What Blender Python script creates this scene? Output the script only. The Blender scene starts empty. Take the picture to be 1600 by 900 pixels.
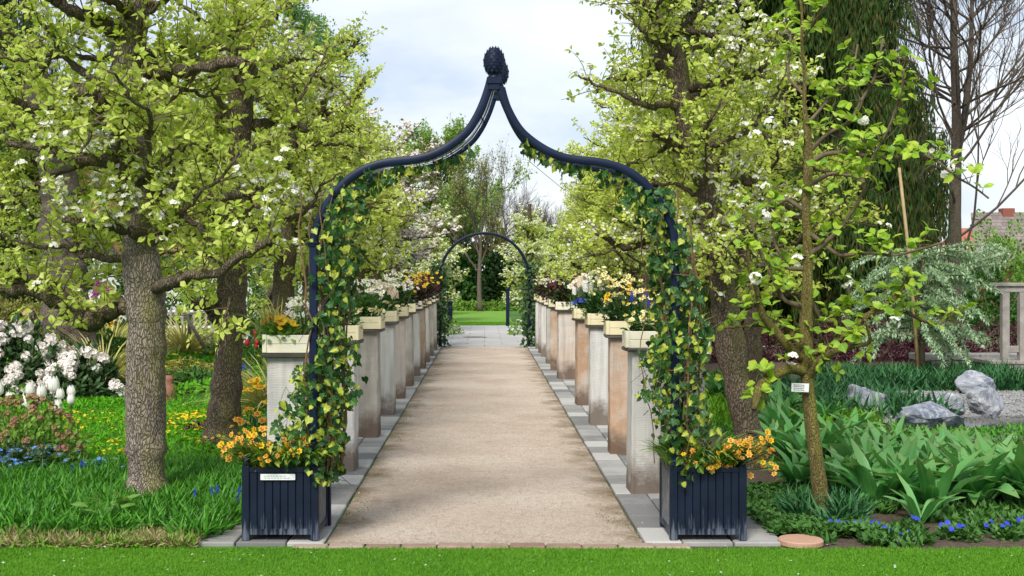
import bpy, bmesh, math, random
import numpy as np
from math import radians, pi, sin, cos
from mathutils import Vector, Matrix

# ------------------------------------------------------------------ camera, world, sun, exposure
sc = bpy.context.scene
COL = sc.collection
F, VX, VY, EYE = 1900.0, 757.0, 430.0, 1.6          # focal length (px of 1600), vanishing point, eye height (m)
cd = bpy.data.cameras.new('camera'); cam = bpy.data.objects.new('camera', cd); COL.objects.link(cam)
cam.location = (0, 0, EYE); cam.rotation_euler = (radians(90), 0, 0)
cd.sensor_width = 36; cd.lens = F / 1600 * 36; cd.clip_end = 2000; cd.clip_start = .05
cd.shift_x = (800 - VX) / 1600; cd.shift_y = (VY - 450) / 1600
sc.camera = cam
SUN_EL, SUN_AZ = radians(46), radians(200)          # azimuth from +Y clockwise: behind the camera, to the left
w = bpy.data.worlds.new('World'); sc.world = w; w.use_nodes = True
nt = w.node_tree; nt.nodes.clear()
def wn(t, **k):
    n = nt.nodes.new(t)
    for a, b in k.items(): setattr(n, a, b)
    return n
out = wn('ShaderNodeOutputWorld'); sky = wn('ShaderNodeTexSky', sky_type='NISHITA', sun_disc=False)
sky.sun_elevation = SUN_EL; sky.sun_rotation = SUN_AZ
bg1 = wn('ShaderNodeBackground'); bg1.inputs[1].default_value = .085
nt.links.new(sky.outputs[0], bg1.inputs[0])
tc = wn('ShaderNodeTexCoord'); mp = wn('ShaderNodeMapping'); mp.inputs['Scale'].default_value = (1.0, 1.0, 2.6)
mp.inputs['Location'].default_value = (3.1, 1.7, .4)
nz = wn('ShaderNodeTexNoise'); nz.inputs['Scale'].default_value = 2.3; nz.inputs['Detail'].default_value = 6; nz.inputs['Roughness'].default_value = .56
nt.links.new(tc.outputs['Generated'], mp.inputs[0]); nt.links.new(mp.outputs[0], nz.inputs[0])
cr = wn('ShaderNodeValToRGB')
cr.color_ramp.elements[0].position = .36; cr.color_ramp.elements[0].color = (.27, .335, .44, 1)
e_ = cr.color_ramp.elements.new(.5); e_.color = (.455, .485, .53, 1); cr.color_ramp.elements[2].position = .62; cr.color_ramp.elements[1].position = .50; cr.color_ramp.elements[2].color = (.565, .58, .60, 1)
nt.links.new(nz.outputs[0], cr.inputs[0])
bg2 = wn('ShaderNodeBackground'); bg2.inputs[1].default_value = 1.0; nt.links.new(cr.outputs[0], bg2.inputs[0])
mx = wn('ShaderNodeMixShader'); mx.inputs[0].default_value = .82
nt.links.new(bg1.outputs[0], mx.inputs[1]); nt.links.new(bg2.outputs[0], mx.inputs[2]); nt.links.new(mx.outputs[0], out.inputs[0])
sd = bpy.data.lights.new('sun', 'SUN'); sun = bpy.data.objects.new('sun', sd); COL.objects.link(sun)
sd.energy = 2.3; sd.angle = radians(20); sd.color = (1, .96, .89)
sdir = Vector((sin(SUN_AZ) * cos(SUN_EL), cos(SUN_AZ) * cos(SUN_EL), sin(SUN_EL)))
sun.rotation_euler = sdir.to_track_quat('Z', 'Y').to_euler(); sun.location = (0, 0, 30)
sc.view_settings.view_transform = 'Standard'; sc.view_settings.look = 'None'; sc.view_settings.gamma = 1
sc.view_settings.exposure = 1.0

rng = np.random.default_rng(7); R = random.Random(11)
def P(px, py, d): return np.array(((px - VX) / F * d, d, EYE + (VY - py) / F * d))
def X(px, d): return (px - VX) / F * d
def Z(py, d): return EYE + (VY - py) / F * d
def D(py, z=0): return F * (EYE - z) / (py - VY)

# ------------------------------------------------------------------ object helpers
def tag(o, label=None, cat=None, group=None, kind=None):
    if label: o['label'] = label
    if cat: o['category'] = cat
    if group: o['group'] = group
    if kind: o['kind'] = kind
    return o
def thing(name, label, cat, loc=(0, 0, 0), rz=0, group=None):
    o = bpy.data.objects.new(name, None); COL.objects.link(o); o.empty_display_size = .1
    o.location = loc; o.rotation_euler = (0, 0, rz)
    return tag(o, label, cat, group)
def inst(name, me, parent=None, loc=(0, 0, 0), rot=(0, 0, 0), scale=1.0):
    o = bpy.data.objects.new(name, me); COL.objects.link(o); o.parent = parent
    o.location = loc; o.rotation_euler = rot
    o.scale = (scale,) * 3 if not hasattr(scale, '__len__') else scale
    return o
KIDS = {}
def kids(o):
    return [c for c in o.children]
def dup(root, label, loc, rz=0, scale=1.0, group=None):
    r = root.copy(); COL.objects.link(r); r.location = loc; r.rotation_euler = (0, 0, rz)
    r.scale = (scale,) * 3 if not hasattr(scale, '__len__') else scale
    if label: r['label'] = label
    if group: r['group'] = group
    for c in list(root.children):
        n = c.copy(); COL.objects.link(n); n.parent = r
        for g in list(c.children):
            q = g.copy(); COL.objects.link(q); q.parent = n
    return r

class MB:
    """collects triangles and builds ONE mesh"""
    def __init__(s): s.V = []; s.F = []; s.U = []; s.M = []; s.n = 0
    def add(s, V, Fc, U=None, mat=0):
        V = np.asarray(V, float).reshape(-1, 3); Fc = np.asarray(Fc, int).reshape(-1, 3)
        if len(V) == 0 or len(Fc) == 0: return s
        s.V.append(V); s.F.append(Fc + s.n); s.n += len(V)
        s.U.append(np.zeros((len(V), 2)) if U is None else np.asarray(U, float)); s.M.append(np.full(len(Fc), mat))
        return s
    def qtube(s, pts, rad, k=3):
        """many thin tubes, built together when the mesh is made"""
        if not hasattr(s, 'Q'): s.Q = {}
        s.Q.setdefault((len(pts), k), []).append((pts, rad)); return s
    def flush(s):
        for (n, k), L in getattr(s, 'Q', {}).items():
            Pt = np.array([p for p, _ in L]); Rd = np.array([r for _, r in L]); N = len(Pt); t = np.gradient(Pt, axis=1); t /= np.linalg.norm(t, axis=2, keepdims=True) + 1e-9
            d = unit(Pt[:, -1] - Pt[:, 0]); ref = np.where(np.abs(d[:, 2:3]) < .8, (0, 0, 1.), (1., 0, 0))[:, None]; x = np.cross(np.broadcast_to(ref, t.shape), t); x /= np.linalg.norm(x, axis=2, keepdims=True) + 1e-9; y = np.cross(t, x)
            a = np.arange(k) * 2 * pi / k; V = Pt[:, :, None] + Rd[:, :, None, None] * (np.cos(a)[None, None, :, None] * x[:, :, None] + np.sin(a)[None, None, :, None] * y[:, :, None])
            j = np.arange(k); jn = (j + 1) % k; Fc = []
            for i in range(n - 1): A, Bq = i * k, (i + 1) * k; Fc += [np.stack([A + j, A + jn, Bq + jn], 1), np.stack([A + j, Bq + jn, Bq + j], 1)]
            Fc = np.concatenate(Fc); s.add(V.reshape(-1, 3), (Fc[None] + (np.arange(N) * n * k)[:, None, None]).reshape(-1, 3))
        s.Q = {}
    def mesh(s, name, mats, smooth=False):
        s.flush()
        me = bpy.data.meshes.new(name)
        V = np.concatenate(s.V); Fc = np.concatenate(s.F); U = np.concatenate(s.U); M = np.concatenate(s.M)
        me.vertices.add(len(V)); me.vertices.foreach_set('co', V.astype(np.float32).ravel())
        me.loops.add(len(Fc) * 3); me.loops.foreach_set('vertex_index', Fc.astype(np.int32).ravel())
        me.polygons.add(len(Fc)); me.polygons.foreach_set('loop_start', np.arange(0, len(Fc) * 3, 3, dtype=np.int32))
        me.polygons.foreach_set('loop_total', np.full(len(Fc), 3, np.int32))
        me.polygons.foreach_set('material_index', M.astype(np.int32))
        me.polygons.foreach_set('use_smooth', np.full(len(Fc), bool(smooth)))
        uv = me.uv_layers.new(name='UVMap'); uv.data.foreach_set('uv', U[Fc.ravel()].astype(np.float32).ravel())
        for m in (mats if isinstance(mats, (list, tuple)) else [mats]): me.materials.append(m)
        me.update(); me.validate(); return me
    def build(s, name, mats, parent=None, smooth=False, kind=None):
        o = inst(name, s.mesh(name, mats, smooth), parent)
        if kind: o['kind'] = kind
        return o
    def box(s, x0, x1, y0, y1, z0, z1, mat=0):
        V = [(x, y, z) for x in (x0, x1) for y in (y0, y1) for z in (z0, z1)]
        q = [(0, 1, 3, 2), (4, 6, 7, 5), (0, 4, 5, 1), (2, 3, 7, 6), (0, 2, 6, 4), (1, 5, 7, 3)]
        return s.add(V, [t for a, b, c, d in q for t in ((a, b, c), (a, c, d))], None, mat)
    def bbox(s, x0, x1, y0, y1, z0, z1, b=.006, mat=0, jit=0):
        """box with chamfered edges"""
        c = np.array([(x0 + x1) / 2, (y0 + y1) / 2, (z0 + z1) / 2]); h = np.array([(x1 - x0) / 2, (y1 - y0) / 2, (z1 - z0) / 2]); b = min(b, *(h * .45))
        V = []; idx = {}
        for sx in (-1, 1):
            for sy in (-1, 1):
                for sz in (-1, 1):
                    sg = np.array((sx, sy, sz))
                    for a in range(3):
                        v = sg * (h - b); v[a] = sg[a] * h[a]
                        idx[(sx, sy, sz, a)] = len(V); V.append(c + v)
        Fq = []
        for a in range(3):
            u, v = [k for k in range(3) if k != a]
            for sa in (-1, 1):
                q = []
                for su, sv in ((-1, -1), (1, -1), (1, 1), (-1, 1)):
                    k = [0, 0, 0]; k[a] = sa; k[u] = su; k[v] = sv; q.append(idx[(*k, a)])
                if (sa < 0) != (a == 1): q = q[::-1]
                Fq += [(q[0], q[1], q[2]), (q[0], q[2], q[3])]
            for su in (-1, 1):
                for sv in (-1, 1):
                    k1 = [0, 0, 0]; k1[a] = -1; k1[u] = su; k1[v] = sv; k2 = list(k1); k2[a] = 1
                    q = [idx[(*k1, u)], idx[(*k2, u)], idx[(*k2, v)], idx[(*k1, v)]]
                    Fq += [(q[0], q[1], q[2]), (q[0], q[2], q[3])]
        for sx in (-1, 1):
            for sy in (-1, 1):
                for sz in (-1, 1): Fq.append(tuple(idx[(sx, sy, sz, a)] for a in range(3)))
        V = np.array(V)
        if jit: V += rng.normal(0, jit, V.shape)
        return s.add(V, fixn(V, Fq, c), None, mat)
    def tube(s, pts, rad, k=6, mat=0, cap=True, bump=0, seed=0):
        pts = np.asarray(pts, float); n = len(pts); rad = np.broadcast_to(np.asarray(rad, float), (n,))
        t = np.gradient(pts, axis=0); t /= np.linalg.norm(t, axis=1)[:, None] + 1e-9
        ref = np.array((0, 0, 1.)) if abs(t[0][2]) < .8 else np.array((1., 0, 0))
        a = np.arange(k) * 2 * pi / k; V = []
        x = np.cross(ref, t[0]); x /= np.linalg.norm(x)
        for i in range(n):
            x = x - t[i] * np.dot(x, t[i]); x /= np.linalg.norm(x) + 1e-9; y = np.cross(t[i], x)
            rr = rad[i] * np.ones(k)
            if bump:
                rr = rad[i] * (1 + bump * (np.sin(a * 3 + i * .25 + seed) * .45 + np.sin(a * 5 - i * .5 + seed * 2) * .3 + np.sin(a * 2 + i * .8) * .4) + rng.normal(0, bump * .35, k))
            V.append(pts[i] + np.cos(a)[:, None] * x * rr[:, None] + np.sin(a)[:, None] * y * rr[:, None])
        V = np.concatenate(V); j = np.arange(k); jn = (j + 1) % k; Fc = []
        for i in range(n - 1):
            A, Bq = i * k, (i + 1) * k
            Fc.append(np.stack([A + j, A + jn, Bq + jn], 1)); Fc.append(np.stack([A + j, Bq + jn, Bq + j], 1))
        L = np.concatenate([[0], np.cumsum(np.linalg.norm(np.diff(pts, axis=0), axis=1))])
        U = np.stack([np.tile(j / k, n), np.repeat(L, k)], 1)
        if cap:
            V = np.vstack([V, pts[0], pts[-1]]); U = np.vstack([U, [.5, 0], [.5, L[-1]]])
            Fc.append(np.stack([jn, j, np.full(k, n * k)], 1)); Fc.append(np.stack([(n - 1) * k + j, (n - 1) * k + jn, np.full(k, n * k + 1)], 1))
        return s.add(V, np.concatenate(Fc), U, mat)
    def sweep(s, pts, hx, hy, mat=0):
        """rectangular bar along a path lying in an XZ plane; hx half thickness in plane, hy half depth (y)"""
        pts = np.asarray(pts, float); t = np.gradient(pts, axis=0); t /= np.linalg.norm(t, axis=1)[:, None]
        nrm = np.stack([-t[:, 2], 0 * t[:, 0], t[:, 0]], 1); Y = np.array((0, 1., 0)); V = []
        c = .2
        ring = [(-hx, -hy + c * hy), (-hx + c * hx, -hy), (hx - c * hx, -hy), (hx, -hy + c * hy), (hx, hy - c * hy), (hx - c * hx, hy), (-hx + c * hx, hy), (-hx, hy - c * hy)]
        for p, q in zip(pts, nrm):
            for a, b in ring: V.append(p + q * a + Y * b)
        k = 8; j = np.arange(k); jn = (j + 1) % k; Fc = []
        for i in range(len(pts) - 1):
            A, Bq = i * k, (i + 1) * k
            Fc.append(np.stack([A + j, A + jn, Bq + jn], 1)); Fc.append(np.stack([A + j, Bq + jn, Bq + j], 1))
        for e in (0, (len(pts) - 1) * k): Fc.append(np.array([(e, e + q, e + q + 1) for q in range(1, k - 1)]))
        return s.add(V, np.concatenate(Fc), None, mat)
    def scatter(s, T, Pn, Rm, S, mat=0):
        tv, tf, tu = T; N = len(Pn)
        if N == 0: return s
        S = np.broadcast_to(np.asarray(S, float), (N,)) if np.ndim(S) < 2 else np.asarray(S)
        loc = tv[None] * (S[:, None, None] if S.ndim == 1 else S[:, None, :])
        V = np.einsum('nij,nkj->nki', Rm, loc) + np.asarray(Pn)[:, None]
        Fc = tf[None] + (np.arange(N) * len(tv))[:, None, None]
        return s.add(V.reshape(-1, 3), Fc.reshape(-1, 3), np.tile(tu, (N, 1)), mat)
    def lathe(s, prof, c=(0, 0, 0), k=16, mat=0):
        V = []; c = np.array(c, float)
        for r, z in prof:
            for i in range(k): V.append(c + (r * cos(2 * pi * i / k), r * sin(2 * pi * i / k), z))
        Fc = []
        for a in range(len(prof) - 1):
            for i in range(k):
                j = (i + 1) % k; p, q = a * k, (a + 1) * k
                Fc += [(p + i, p + j, q + j), (p + i, q + j, q + i)]
        return s.add(V, Fc, None, mat)
def fixn(V, Fq, c):
    Fq = np.array(Fq); a, b, d = V[Fq[:, 0]], V[Fq[:, 1]], V[Fq[:, 2]]
    flip = np.einsum('ij,ij->i', np.cross(b - a, d - a), (a + b + d) / 3 - c) < 0
    Fq[flip] = Fq[flip][:, ::-1]; return Fq

def unit(v): v = np.asarray(v, float); return v / (np.linalg.norm(v, axis=-1, keepdims=True) + 1e-9)
def frames(dirs, up=None, roll=0.0):
    """rotation matrices whose y column follows dirs and whose z column leans to up"""
    y = unit(dirs); N = len(y)
    u = np.tile((0, 0, 1.), (N, 1)) if up is None else np.broadcast_to(up, (N, 3))
    u = u + rng.normal(0, .02, (N, 3)); x = unit(np.cross(y, u)); z = np.cross(x, y)
    if roll:
        a = rng.normal(0, roll, N)[:, None]; x, z = x * np.cos(a) + z * np.sin(a), -x * np.sin(a) + z * np.cos(a)
    return np.stack([x, y, z], 2)
def rdir(N, zmin=-1, zmax=1):
    a = rng.uniform(0, 2 * pi, N); z = rng.uniform(zmin, zmax, N); r = np.sqrt(1 - z * z)
    return np.stack([r * np.cos(a), r * np.sin(a), z], 1)

# ------------------------------------------------------------------ leaf and petal templates (unit length along +y)
def T_leaf(w=.3, fold=.08, droop=.12):
    v = [(0, 0, 0), (-w * .75, .3, fold), (-w, .62, fold * .6 - droop * .3), (0, 1, -droop), (w, .62, fold * .6 - droop * .3), (w * .75, .3, fold), (0, .5, -.01)]
    f = [(0, 6, 1), (1, 6, 2), (2, 6, 3), (3, 6, 4), (4, 6, 5), (5, 6, 0)]
    u = [(.5, 0), (.1, .3), (0, .62), (.5, 1), (1, .62), (.9, .3), (.5, .5)]
    return np.array(v, float), np.array(f), np.array(u, float)
def T_quad(w=.3, cup=.05):
    return np.array([(0, 0, 0), (-w, .55, cup), (0, 1, 0), (w, .55, cup)], float), np.array([(0, 3, 1), (1, 3, 2)]), np.array([(.5, 0), (0, .5), (.5, 1), (1, .5)], float)
def T_blade(w=.03, bend=.35, seg=3):
    v = []; u = []
    for i in range(seg):
        t = i / seg; ww = w * (1 - t * .55); v += [(-ww, t * (1 - bend * t * .35), -bend * t * t), (ww, t * (1 - bend * t * .35), -bend * t * t)]; u += [(0, t), (1, t)]
    v.append((0, 1 - bend * .35, -bend)); u.append((.5, 1)); f = []
    for i in range(seg - 1): a = 2 * i; f += [(a, a + 1, a + 3), (a, a + 3, a + 2)]
    a = 2 * (seg - 1); f.append((a, a + 1, a + 2))
    return np.array(v, float), np.array(f), np.array(u, float)
def T_ivy():
    e = [(0, 0), (-.24, -.13), (-.47, .0), (-.53, .24), (-.46, .42), (-.24, .64), (0, .98), (.24, .64), (.46, .42), (.53, .24), (.47, .0), (.24, -.13)]
    v = [(x, y, .07 * abs(x) - .12 * y * y + (.03 if i % 2 else -.03)) for i, (x, y) in enumerate(e)] + [(0, .35, -.05)]
    n = len(e); return np.array(v, float), np.array([(i, n, (i + 1) % n) for i in range(n)])[:, ::-1].copy(), np.array([(.5 + x * .8, y) for x, y in e] + [(.5, .35)])
def T_strap(w=.085, arch=.5, seg=8, fold=.25, twist=0, tipw=1, wave=0):
    """arching lance-shaped leaf with a folded midrib"""
    v = []; u = []; th = 1.25; x = y = z = 0
    for i in range(seg + 1):
        t = i / seg; ww = w * (sin(pi * min(1, .16 + t * .84)) ** .75 if t < 1 else 0.02)
        c = cos(twist * t); s_ = sin(twist * t)
        wa, wb = wave * sin(t * 13), wave * sin(t * 11 + 1.7); v += [(-ww * c, y, z + ww * fold - ww * s_ + wa * ww), (0, y, z), (ww * c, y, z + ww * fold + ww * s_ + wb * ww)]; u += [(0, t), (.5, t), (1, t)]
        a = th - arch * t * 2.0; y += cos(a) / seg; z += sin(a) / seg
    f = []
    for i in range(seg):
        a = 3 * i
        for b in (0, 1): f += [(a + b, a + b + 1, a + b + 4), (a + b, a + b + 4, a + b + 3)]
    return np.array(v, float), np.array(f), np.array(u, float)
def T_join(parts):
    V = []; Fc = []; U = []; n = 0
    for v, f, u in parts: V.append(v); Fc.append(f + n); U.append(u); n += len(v)
    return np.vstack(V), np.vstack(Fc), np.vstack(U)
def xf(T, M, off=(0, 0, 0)): return T[0] @ np.asarray(M).T + off, T[1], T[2]
def rotz(a): return np.array([(cos(a), -sin(a), 0), (sin(a), cos(a), 0), (0, 0, 1)])
def rotx(a): return np.array([(1, 0, 0), (0, cos(a), -sin(a)), (0, sin(a), cos(a))])
def T_flower(n=5, w=.32, tilt=.35, cup=.05):
    """n petals of unit length round +z"""
    q = T_quad(w, cup); return T_join([xf(q, rotz(2 * pi * i / n) @ rotx(tilt)) for i in range(n)])
LEAF_C, LEAF_N = T_leaf(.25, .16, .30), T_leaf(.24, .04, .02)
LEAF, LEAF2, QUAD, IVY = T_leaf(.3), T_leaf(.36, .1, .2), T_quad(.3), T_ivy()
BLADE, BLADE2 = T_blade(.035, .3, 2), T_blade(.05, .55, 3)
FLW5, FLW6 = T_flower(5), T_flower(6, .27, .25)
def T_cup(r=.35, h=.5, k=7):
    v = []; u = []
    for i in range(k): a = 2 * pi * i / k; v += [(r * .6 * cos(a), r * .6 * sin(a), 0), (r * cos(a), r * sin(a), h)]; u += [(.5, .5)] * 2
    f = []
    for i in range(k): a, b = 2 * i, 2 * ((i + 1) % k); f += [(a, b, b + 1), (a, b + 1, a + 1)]
    return np.array(v, float), np.array(f), np.array(u, float)

# ------------------------------------------------------------------ materials
def new_mat(name):
    m = bpy.data.materials.new(name); m.use_nodes = True; t = m.node_tree; t.nodes.clear()
    o = t.nodes.new('ShaderNodeOutputMaterial'); b = t.nodes.new('ShaderNodeBsdfPrincipled'); t.links.new(b.outputs[0], o.inputs[0])
    return m, t, b, o
def nd(t, ty, ins=None, **k):
    n = t.nodes.new(ty)
    for a, b in k.items(): setattr(n, a, b)
    for a, b in (ins or {}).items():
        if isinstance(b, bpy.types.NodeSocket): t.links.new(b, n.inputs[a])
        else: n.inputs[a].default_value = b
    return n
def ramp(t, fac, stops, interp='LINEAR'):
    n = t.nodes.new('ShaderNodeValToRGB'); n.color_ramp.interpolation = interp; e = n.color_ramp.elements
    while len(e) < len(stops): e.new(.5)
    for q, (p, c) in zip(e, stops): q.position = p; q.color = (*c, 1) if len(c) == 3 else c
    t.links.new(fac, n.inputs[0]); return n.outputs[0]
def mixc(t, fac, a, b, mode='MIX'):
    n = t.nodes.new('ShaderNodeMix'); n.data_type = 'RGBA'; n.blend_type = mode
    for i, v in ((0, fac), (6, a), (7, b)):
        if isinstance(v, bpy.types.NodeSocket): t.links.new(v, n.inputs[i])
        elif i == 0: n.inputs[0].default_value = v
        else: n.inputs[i].default_value = (*v, 1) if len(v) == 3 else v
    return n.outputs[2]
def mth(t, op, a, b=None, clamp=False):
    n = t.nodes.new('ShaderNodeMath'); n.operation = op; n.use_clamp = clamp
    for i, v in ((0, a), (1, b)):
        if v is None: continue
        if isinstance(v, bpy.types.NodeSocket): t.links.new(v, n.inputs[i])
        else: n.inputs[i].default_value = v
    return n.outputs[0]
def coords(t, scale=(1, 1, 1), kind='Object'):
    c = t.nodes.new('ShaderNodeTexCoord'); m = t.nodes.new('ShaderNodeMapping'); m.inputs['Scale'].default_value = scale
    t.links.new(c.outputs[kind], m.inputs[0]); return m.outputs[0]
def noise(t, vec, scale, detail=4, rough=.55, dist=0):
    return nd(t, 'ShaderNodeTexNoise', {'Vector': vec, 'Scale': scale, 'Detail': detail, 'Roughness': rough, 'Distortion': dist}).outputs[0]
def bump(t, b, h, strength=.4, dist=.01):
    n = nd(t, 'ShaderNodeBump', {'Height': h, 'Strength': strength, 'Distance': dist}); t.links.new(n.outputs[0], b.inputs['Normal'])
def m_leaf(name, stops, trans=.35, rough=.45, spec=.3, vein=None, tip=None, big=.0):
    """leaf: colour varies leaf by leaf (random per island) and softly from place to place; lets light through"""
    m, t, b, o = new_mat(name)
    g = t.nodes.new('ShaderNodeNewGeometry'); oi = t.nodes.new('ShaderNodeObjectInfo')
    f = mth(t, 'FRACT', mth(t, 'ADD', g.outputs['Random Per Island'], mth(t, 'MULTIPLY', oi.outputs['Random'], 7.3)))
    ns = noise(t, coords(t), 1.3, 2); f = mth(t, 'ADD', mth(t, 'MULTIPLY', f, 1 - big), mth(t, 'MULTIPLY', ns, big), True)
    c = ramp(t, f, [(i / max(1, len(stops) - 1), s) for i, s in enumerate(stops)])
    uv = t.nodes.new('ShaderNodeUVMap'); sp = nd(t, 'ShaderNodeSeparateXYZ', {0: uv.outputs[0]})
    if vein:
        a = mth(t, 'ABSOLUTE', mth(t, 'SUBTRACT', sp.outputs[0], .5))
        k = mth(t, 'SUBTRACT', 1, mth(t, 'MULTIPLY', a, 14), True)
        s_ = mth(t, 'MULTIPLY', mth(t, 'ADD', mth(t, 'SINE', mth(t, 'MULTIPLY', sp.outputs[0], 50)), 1), .12)
        c = mixc(t, mth(t, 'ADD', mth(t, 'MULTIPLY', k, .6), s_, True), c, vein)
    if tip: c = mixc(t, mth(t, 'MULTIPLY', mth(t, 'POWER', sp.outputs[1], 5), .8, True), c, tip)
    t.links.new(c, b.inputs['Base Color']); b.inputs['Roughness'].default_value = rough; b.inputs['Specular IOR Level'].default_value = spec
    tr = nd(t, 'ShaderNodeBsdfTranslucent', {0: mixc(t, 1, c, (1, 1, .72), 'MULTIPLY')}); ms = t.nodes.new('ShaderNodeMixShader'); ms.inputs[0].default_value = trans
    t.links.new(b.outputs[0], ms.inputs[1]); t.links.new(tr.outputs[0], ms.inputs[2]); t.links.new(ms.outputs[0], o.inputs[0])
    return m
def m_simple(name, col, rough=.6, var=.15, scale=8, bmp=.2, metallic=0, spec=.4, col2=None, dist=.004):
    m, t, b, o = new_mat(name); v = coords(t); n = noise(t, v, scale, 5)
    c2 = col2 or tuple(x * (1 - var * 2) for x in col)
    c = ramp(t, n, [(.3, c2), (.7, col)]); oi = t.nodes.new('ShaderNodeObjectInfo')
    c = mixc(t, mth(t, 'MULTIPLY', oi.outputs['Random'], var), c, tuple(x * .6 for x in col))
    t.links.new(c, b.inputs['Base Color']); b.inputs['Roughness'].default_value = rough; b.inputs['Metallic'].default_value = metallic
    b.inputs['Specular IOR Level'].default_value = spec; bump(t, b, noise(t, v, scale * 6, 4), bmp, dist); return m

def m_bark(name, c_hi, c_lo, moss, moss_amt=.5, sc_=1.0, crack=.9):
    m, t, b, o = new_mat(name); v = coords(t, (1, 1, .36)); wob = noise(t, v, 7 * sc_, 3)
    vv = nd(t, 'ShaderNodeVectorMath', {0: v, 1: nd(t, 'ShaderNodeVectorMath', {0: nd(t, 'ShaderNodeTexNoise', {'Vector': v, 'Scale': 9 * sc_}).outputs[1], 1: (.085, .085, .085)}, operation='MULTIPLY').outputs[0]}).outputs[0]
    vo = nd(t, 'ShaderNodeTexVoronoi', {'Vector': vv, 'Scale': 64 * sc_, 'Randomness': 1.0}, feature='DISTANCE_TO_EDGE').outputs[0]
    cr_ = mth(t, 'POWER', mth(t, 'MULTIPLY', vo, mth(t, 'ADD', 2.5, mth(t, 'MULTIPLY', wob, 6)), True), .7); n2 = noise(t, v, 30 * sc_, 6, .65)
    plate = ramp(t, mth(t, 'ADD', mth(t, 'MULTIPLY', n2, .55), mth(t, 'MULTIPLY', noise(t, v, 4, 5, .7), .45)), [(.33, c_lo), (.62, c_hi)]); dark = tuple(x * .5 for x in c_lo)
    c = mixc(t, mth(t, 'ADD', mth(t, 'MULTIPLY', cr_, crack), 1 - crack, True), dark, plate)
    sp = nd(t, 'ShaderNodeSeparateXYZ', {0: t.nodes.new('ShaderNodeNewGeometry').outputs['Normal']}).outputs
    side = mth(t, 'MULTIPLY', mth(t, 'ADD', sp[0], .45, True), 1.2, True)
    k = mth(t, 'MULTIPLY', mth(t, 'MULTIPLY', side, ramp(t, wob, [(.38, (0, 0, 0)), (.62, (1, 1, 1))])), moss_amt, True)
    c = mixc(t, k, c, moss); t.links.new(c, b.inputs['Base Color']); b.inputs['Roughness'].default_value = .9; b.inputs['Specular IOR Level'].default_value = .2
    bump(t, b, mth(t, 'ADD', mth(t, 'MULTIPLY', cr_, .8), mth(t, 'MULTIPLY', n2, .5)), .9, .014); return m

BARK = m_bark('grey_bark', (.40, .34, .29), (.15, .115, .09), (.20, .20, .04), .6)
BARK_D = m_bark('dark_bark', (.20, .155, .11), (.085, .065, .045), (.13, .14, .03), .55)
BARK_Y = m_bark('young_bark', (.22, .18, .06), (.13, .105, .04), (.24, .23, .04), .6, 1.6, .12)
TWIG = m_simple('twig_bark', (.17, .125, .075), .85, .3, 20)
TWIG_G = m_simple('bare_twig', (.16, .13, .10), .9, .3, 20)
PEAR = m_leaf('pear_leaf', [(.17, .29, .025), (.38, .51, .055), (.52, .62, .11), (.68, .72, .22), (.46, .58, .07), (.66, .67, .30)], .48, .5, .3, big=.25)
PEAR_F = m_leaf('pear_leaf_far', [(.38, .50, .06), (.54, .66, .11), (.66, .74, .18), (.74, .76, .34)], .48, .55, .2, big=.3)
SAPL = m_leaf('young_leaf', [(.14, .32, .016), (.26, .47, .022), (.38, .57, .03), (.50, .62, .05)], .45, .42, .3, vein=(.45, .55, .15))
PETAL = m_leaf('white_petal', [(.80, .80, .78), (.85, .84, .80), (.82, .80, .77)], .3, .6, .2)
PETAL_P = m_leaf('blush_petal', [(.84, .76, .77), (.86, .82, .82), (.83, .78, .76)], .3, .6, .2)
IVYM = None
def m_ivy():
    m, t, b, o = new_mat('variegated_ivy'); g = t.nodes.new('ShaderNodeNewGeometry'); oi = t.nodes.new('ShaderNodeObjectInfo')
    f = mth(t, 'FRACT', mth(t, 'ADD', g.outputs['Random Per Island'], mth(t, 'MULTIPLY', oi.outputs['Random'], 5.1)))
    dark = ramp(t, f, [(0, (.014, .055, .012)), (.5, (.03, .10, .018)), (1, (.08, .19, .025))])
    uv = t.nodes.new('ShaderNodeUVMap'); sp = nd(t, 'ShaderNodeSeparateXYZ', {0: uv.outputs[0]})
    a = mth(t, 'ABSOLUTE', mth(t, 'SUBTRACT', sp.outputs[0], .5)); n = noise(t, coords(t), 40, 3)
    vein = mth(t, 'SUBTRACT', 1, mth(t, 'MULTIPLY', a, 22), True)
    zz = nd(t, 'ShaderNodeSeparateXYZ', {0: coords(t)}).outputs[2]
    amt = mth(t, 'SUBTRACT', mth(t, 'MULTIPLY', f, 1.25), .66)                       # more than half the leaves are plain green
    k = mth(t, 'MULTIPLY', mth(t, 'ADD', mth(t, 'SUBTRACT', amt, mth(t, 'MULTIPLY', a, 1.3)), mth(t, 'MULTIPLY', mth(t, 'SUBTRACT', n, .5), .7)), 6, True)
    c = mixc(t, mth(t, 'MULTIPLY', vein, .3), dark, (.12, .25, .06)); c = mixc(t, mth(t, 'MULTIPLY', k, .85), c, (.46, .48, .06))
    t.links.new(c, b.inputs['Base Color']); b.inputs['Roughness'].default_value = .42; b.inputs['Specular IOR Level'].default_value = .28
    tr = nd(t, 'ShaderNodeBsdfTranslucent', {0: c}); ms = t.nodes.new('ShaderNodeMixShader'); ms.inputs[0].default_value = .18
    t.links.new(b.outputs[0], ms.inputs[1]); t.links.new(tr.outputs[0], ms.inputs[2]); t.links.new(ms.outputs[0], o.inputs[0]); return m
IVYM = m_ivy()
STRAP = m_leaf('broad_leaf', [(.035, .18, .03), (.065, .28, .05), (.11, .37, .085), (.19, .44, .15)], .32, .42, .4, vein=(.16, .42, .15), tip=(.22, .26, .08))
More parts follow.
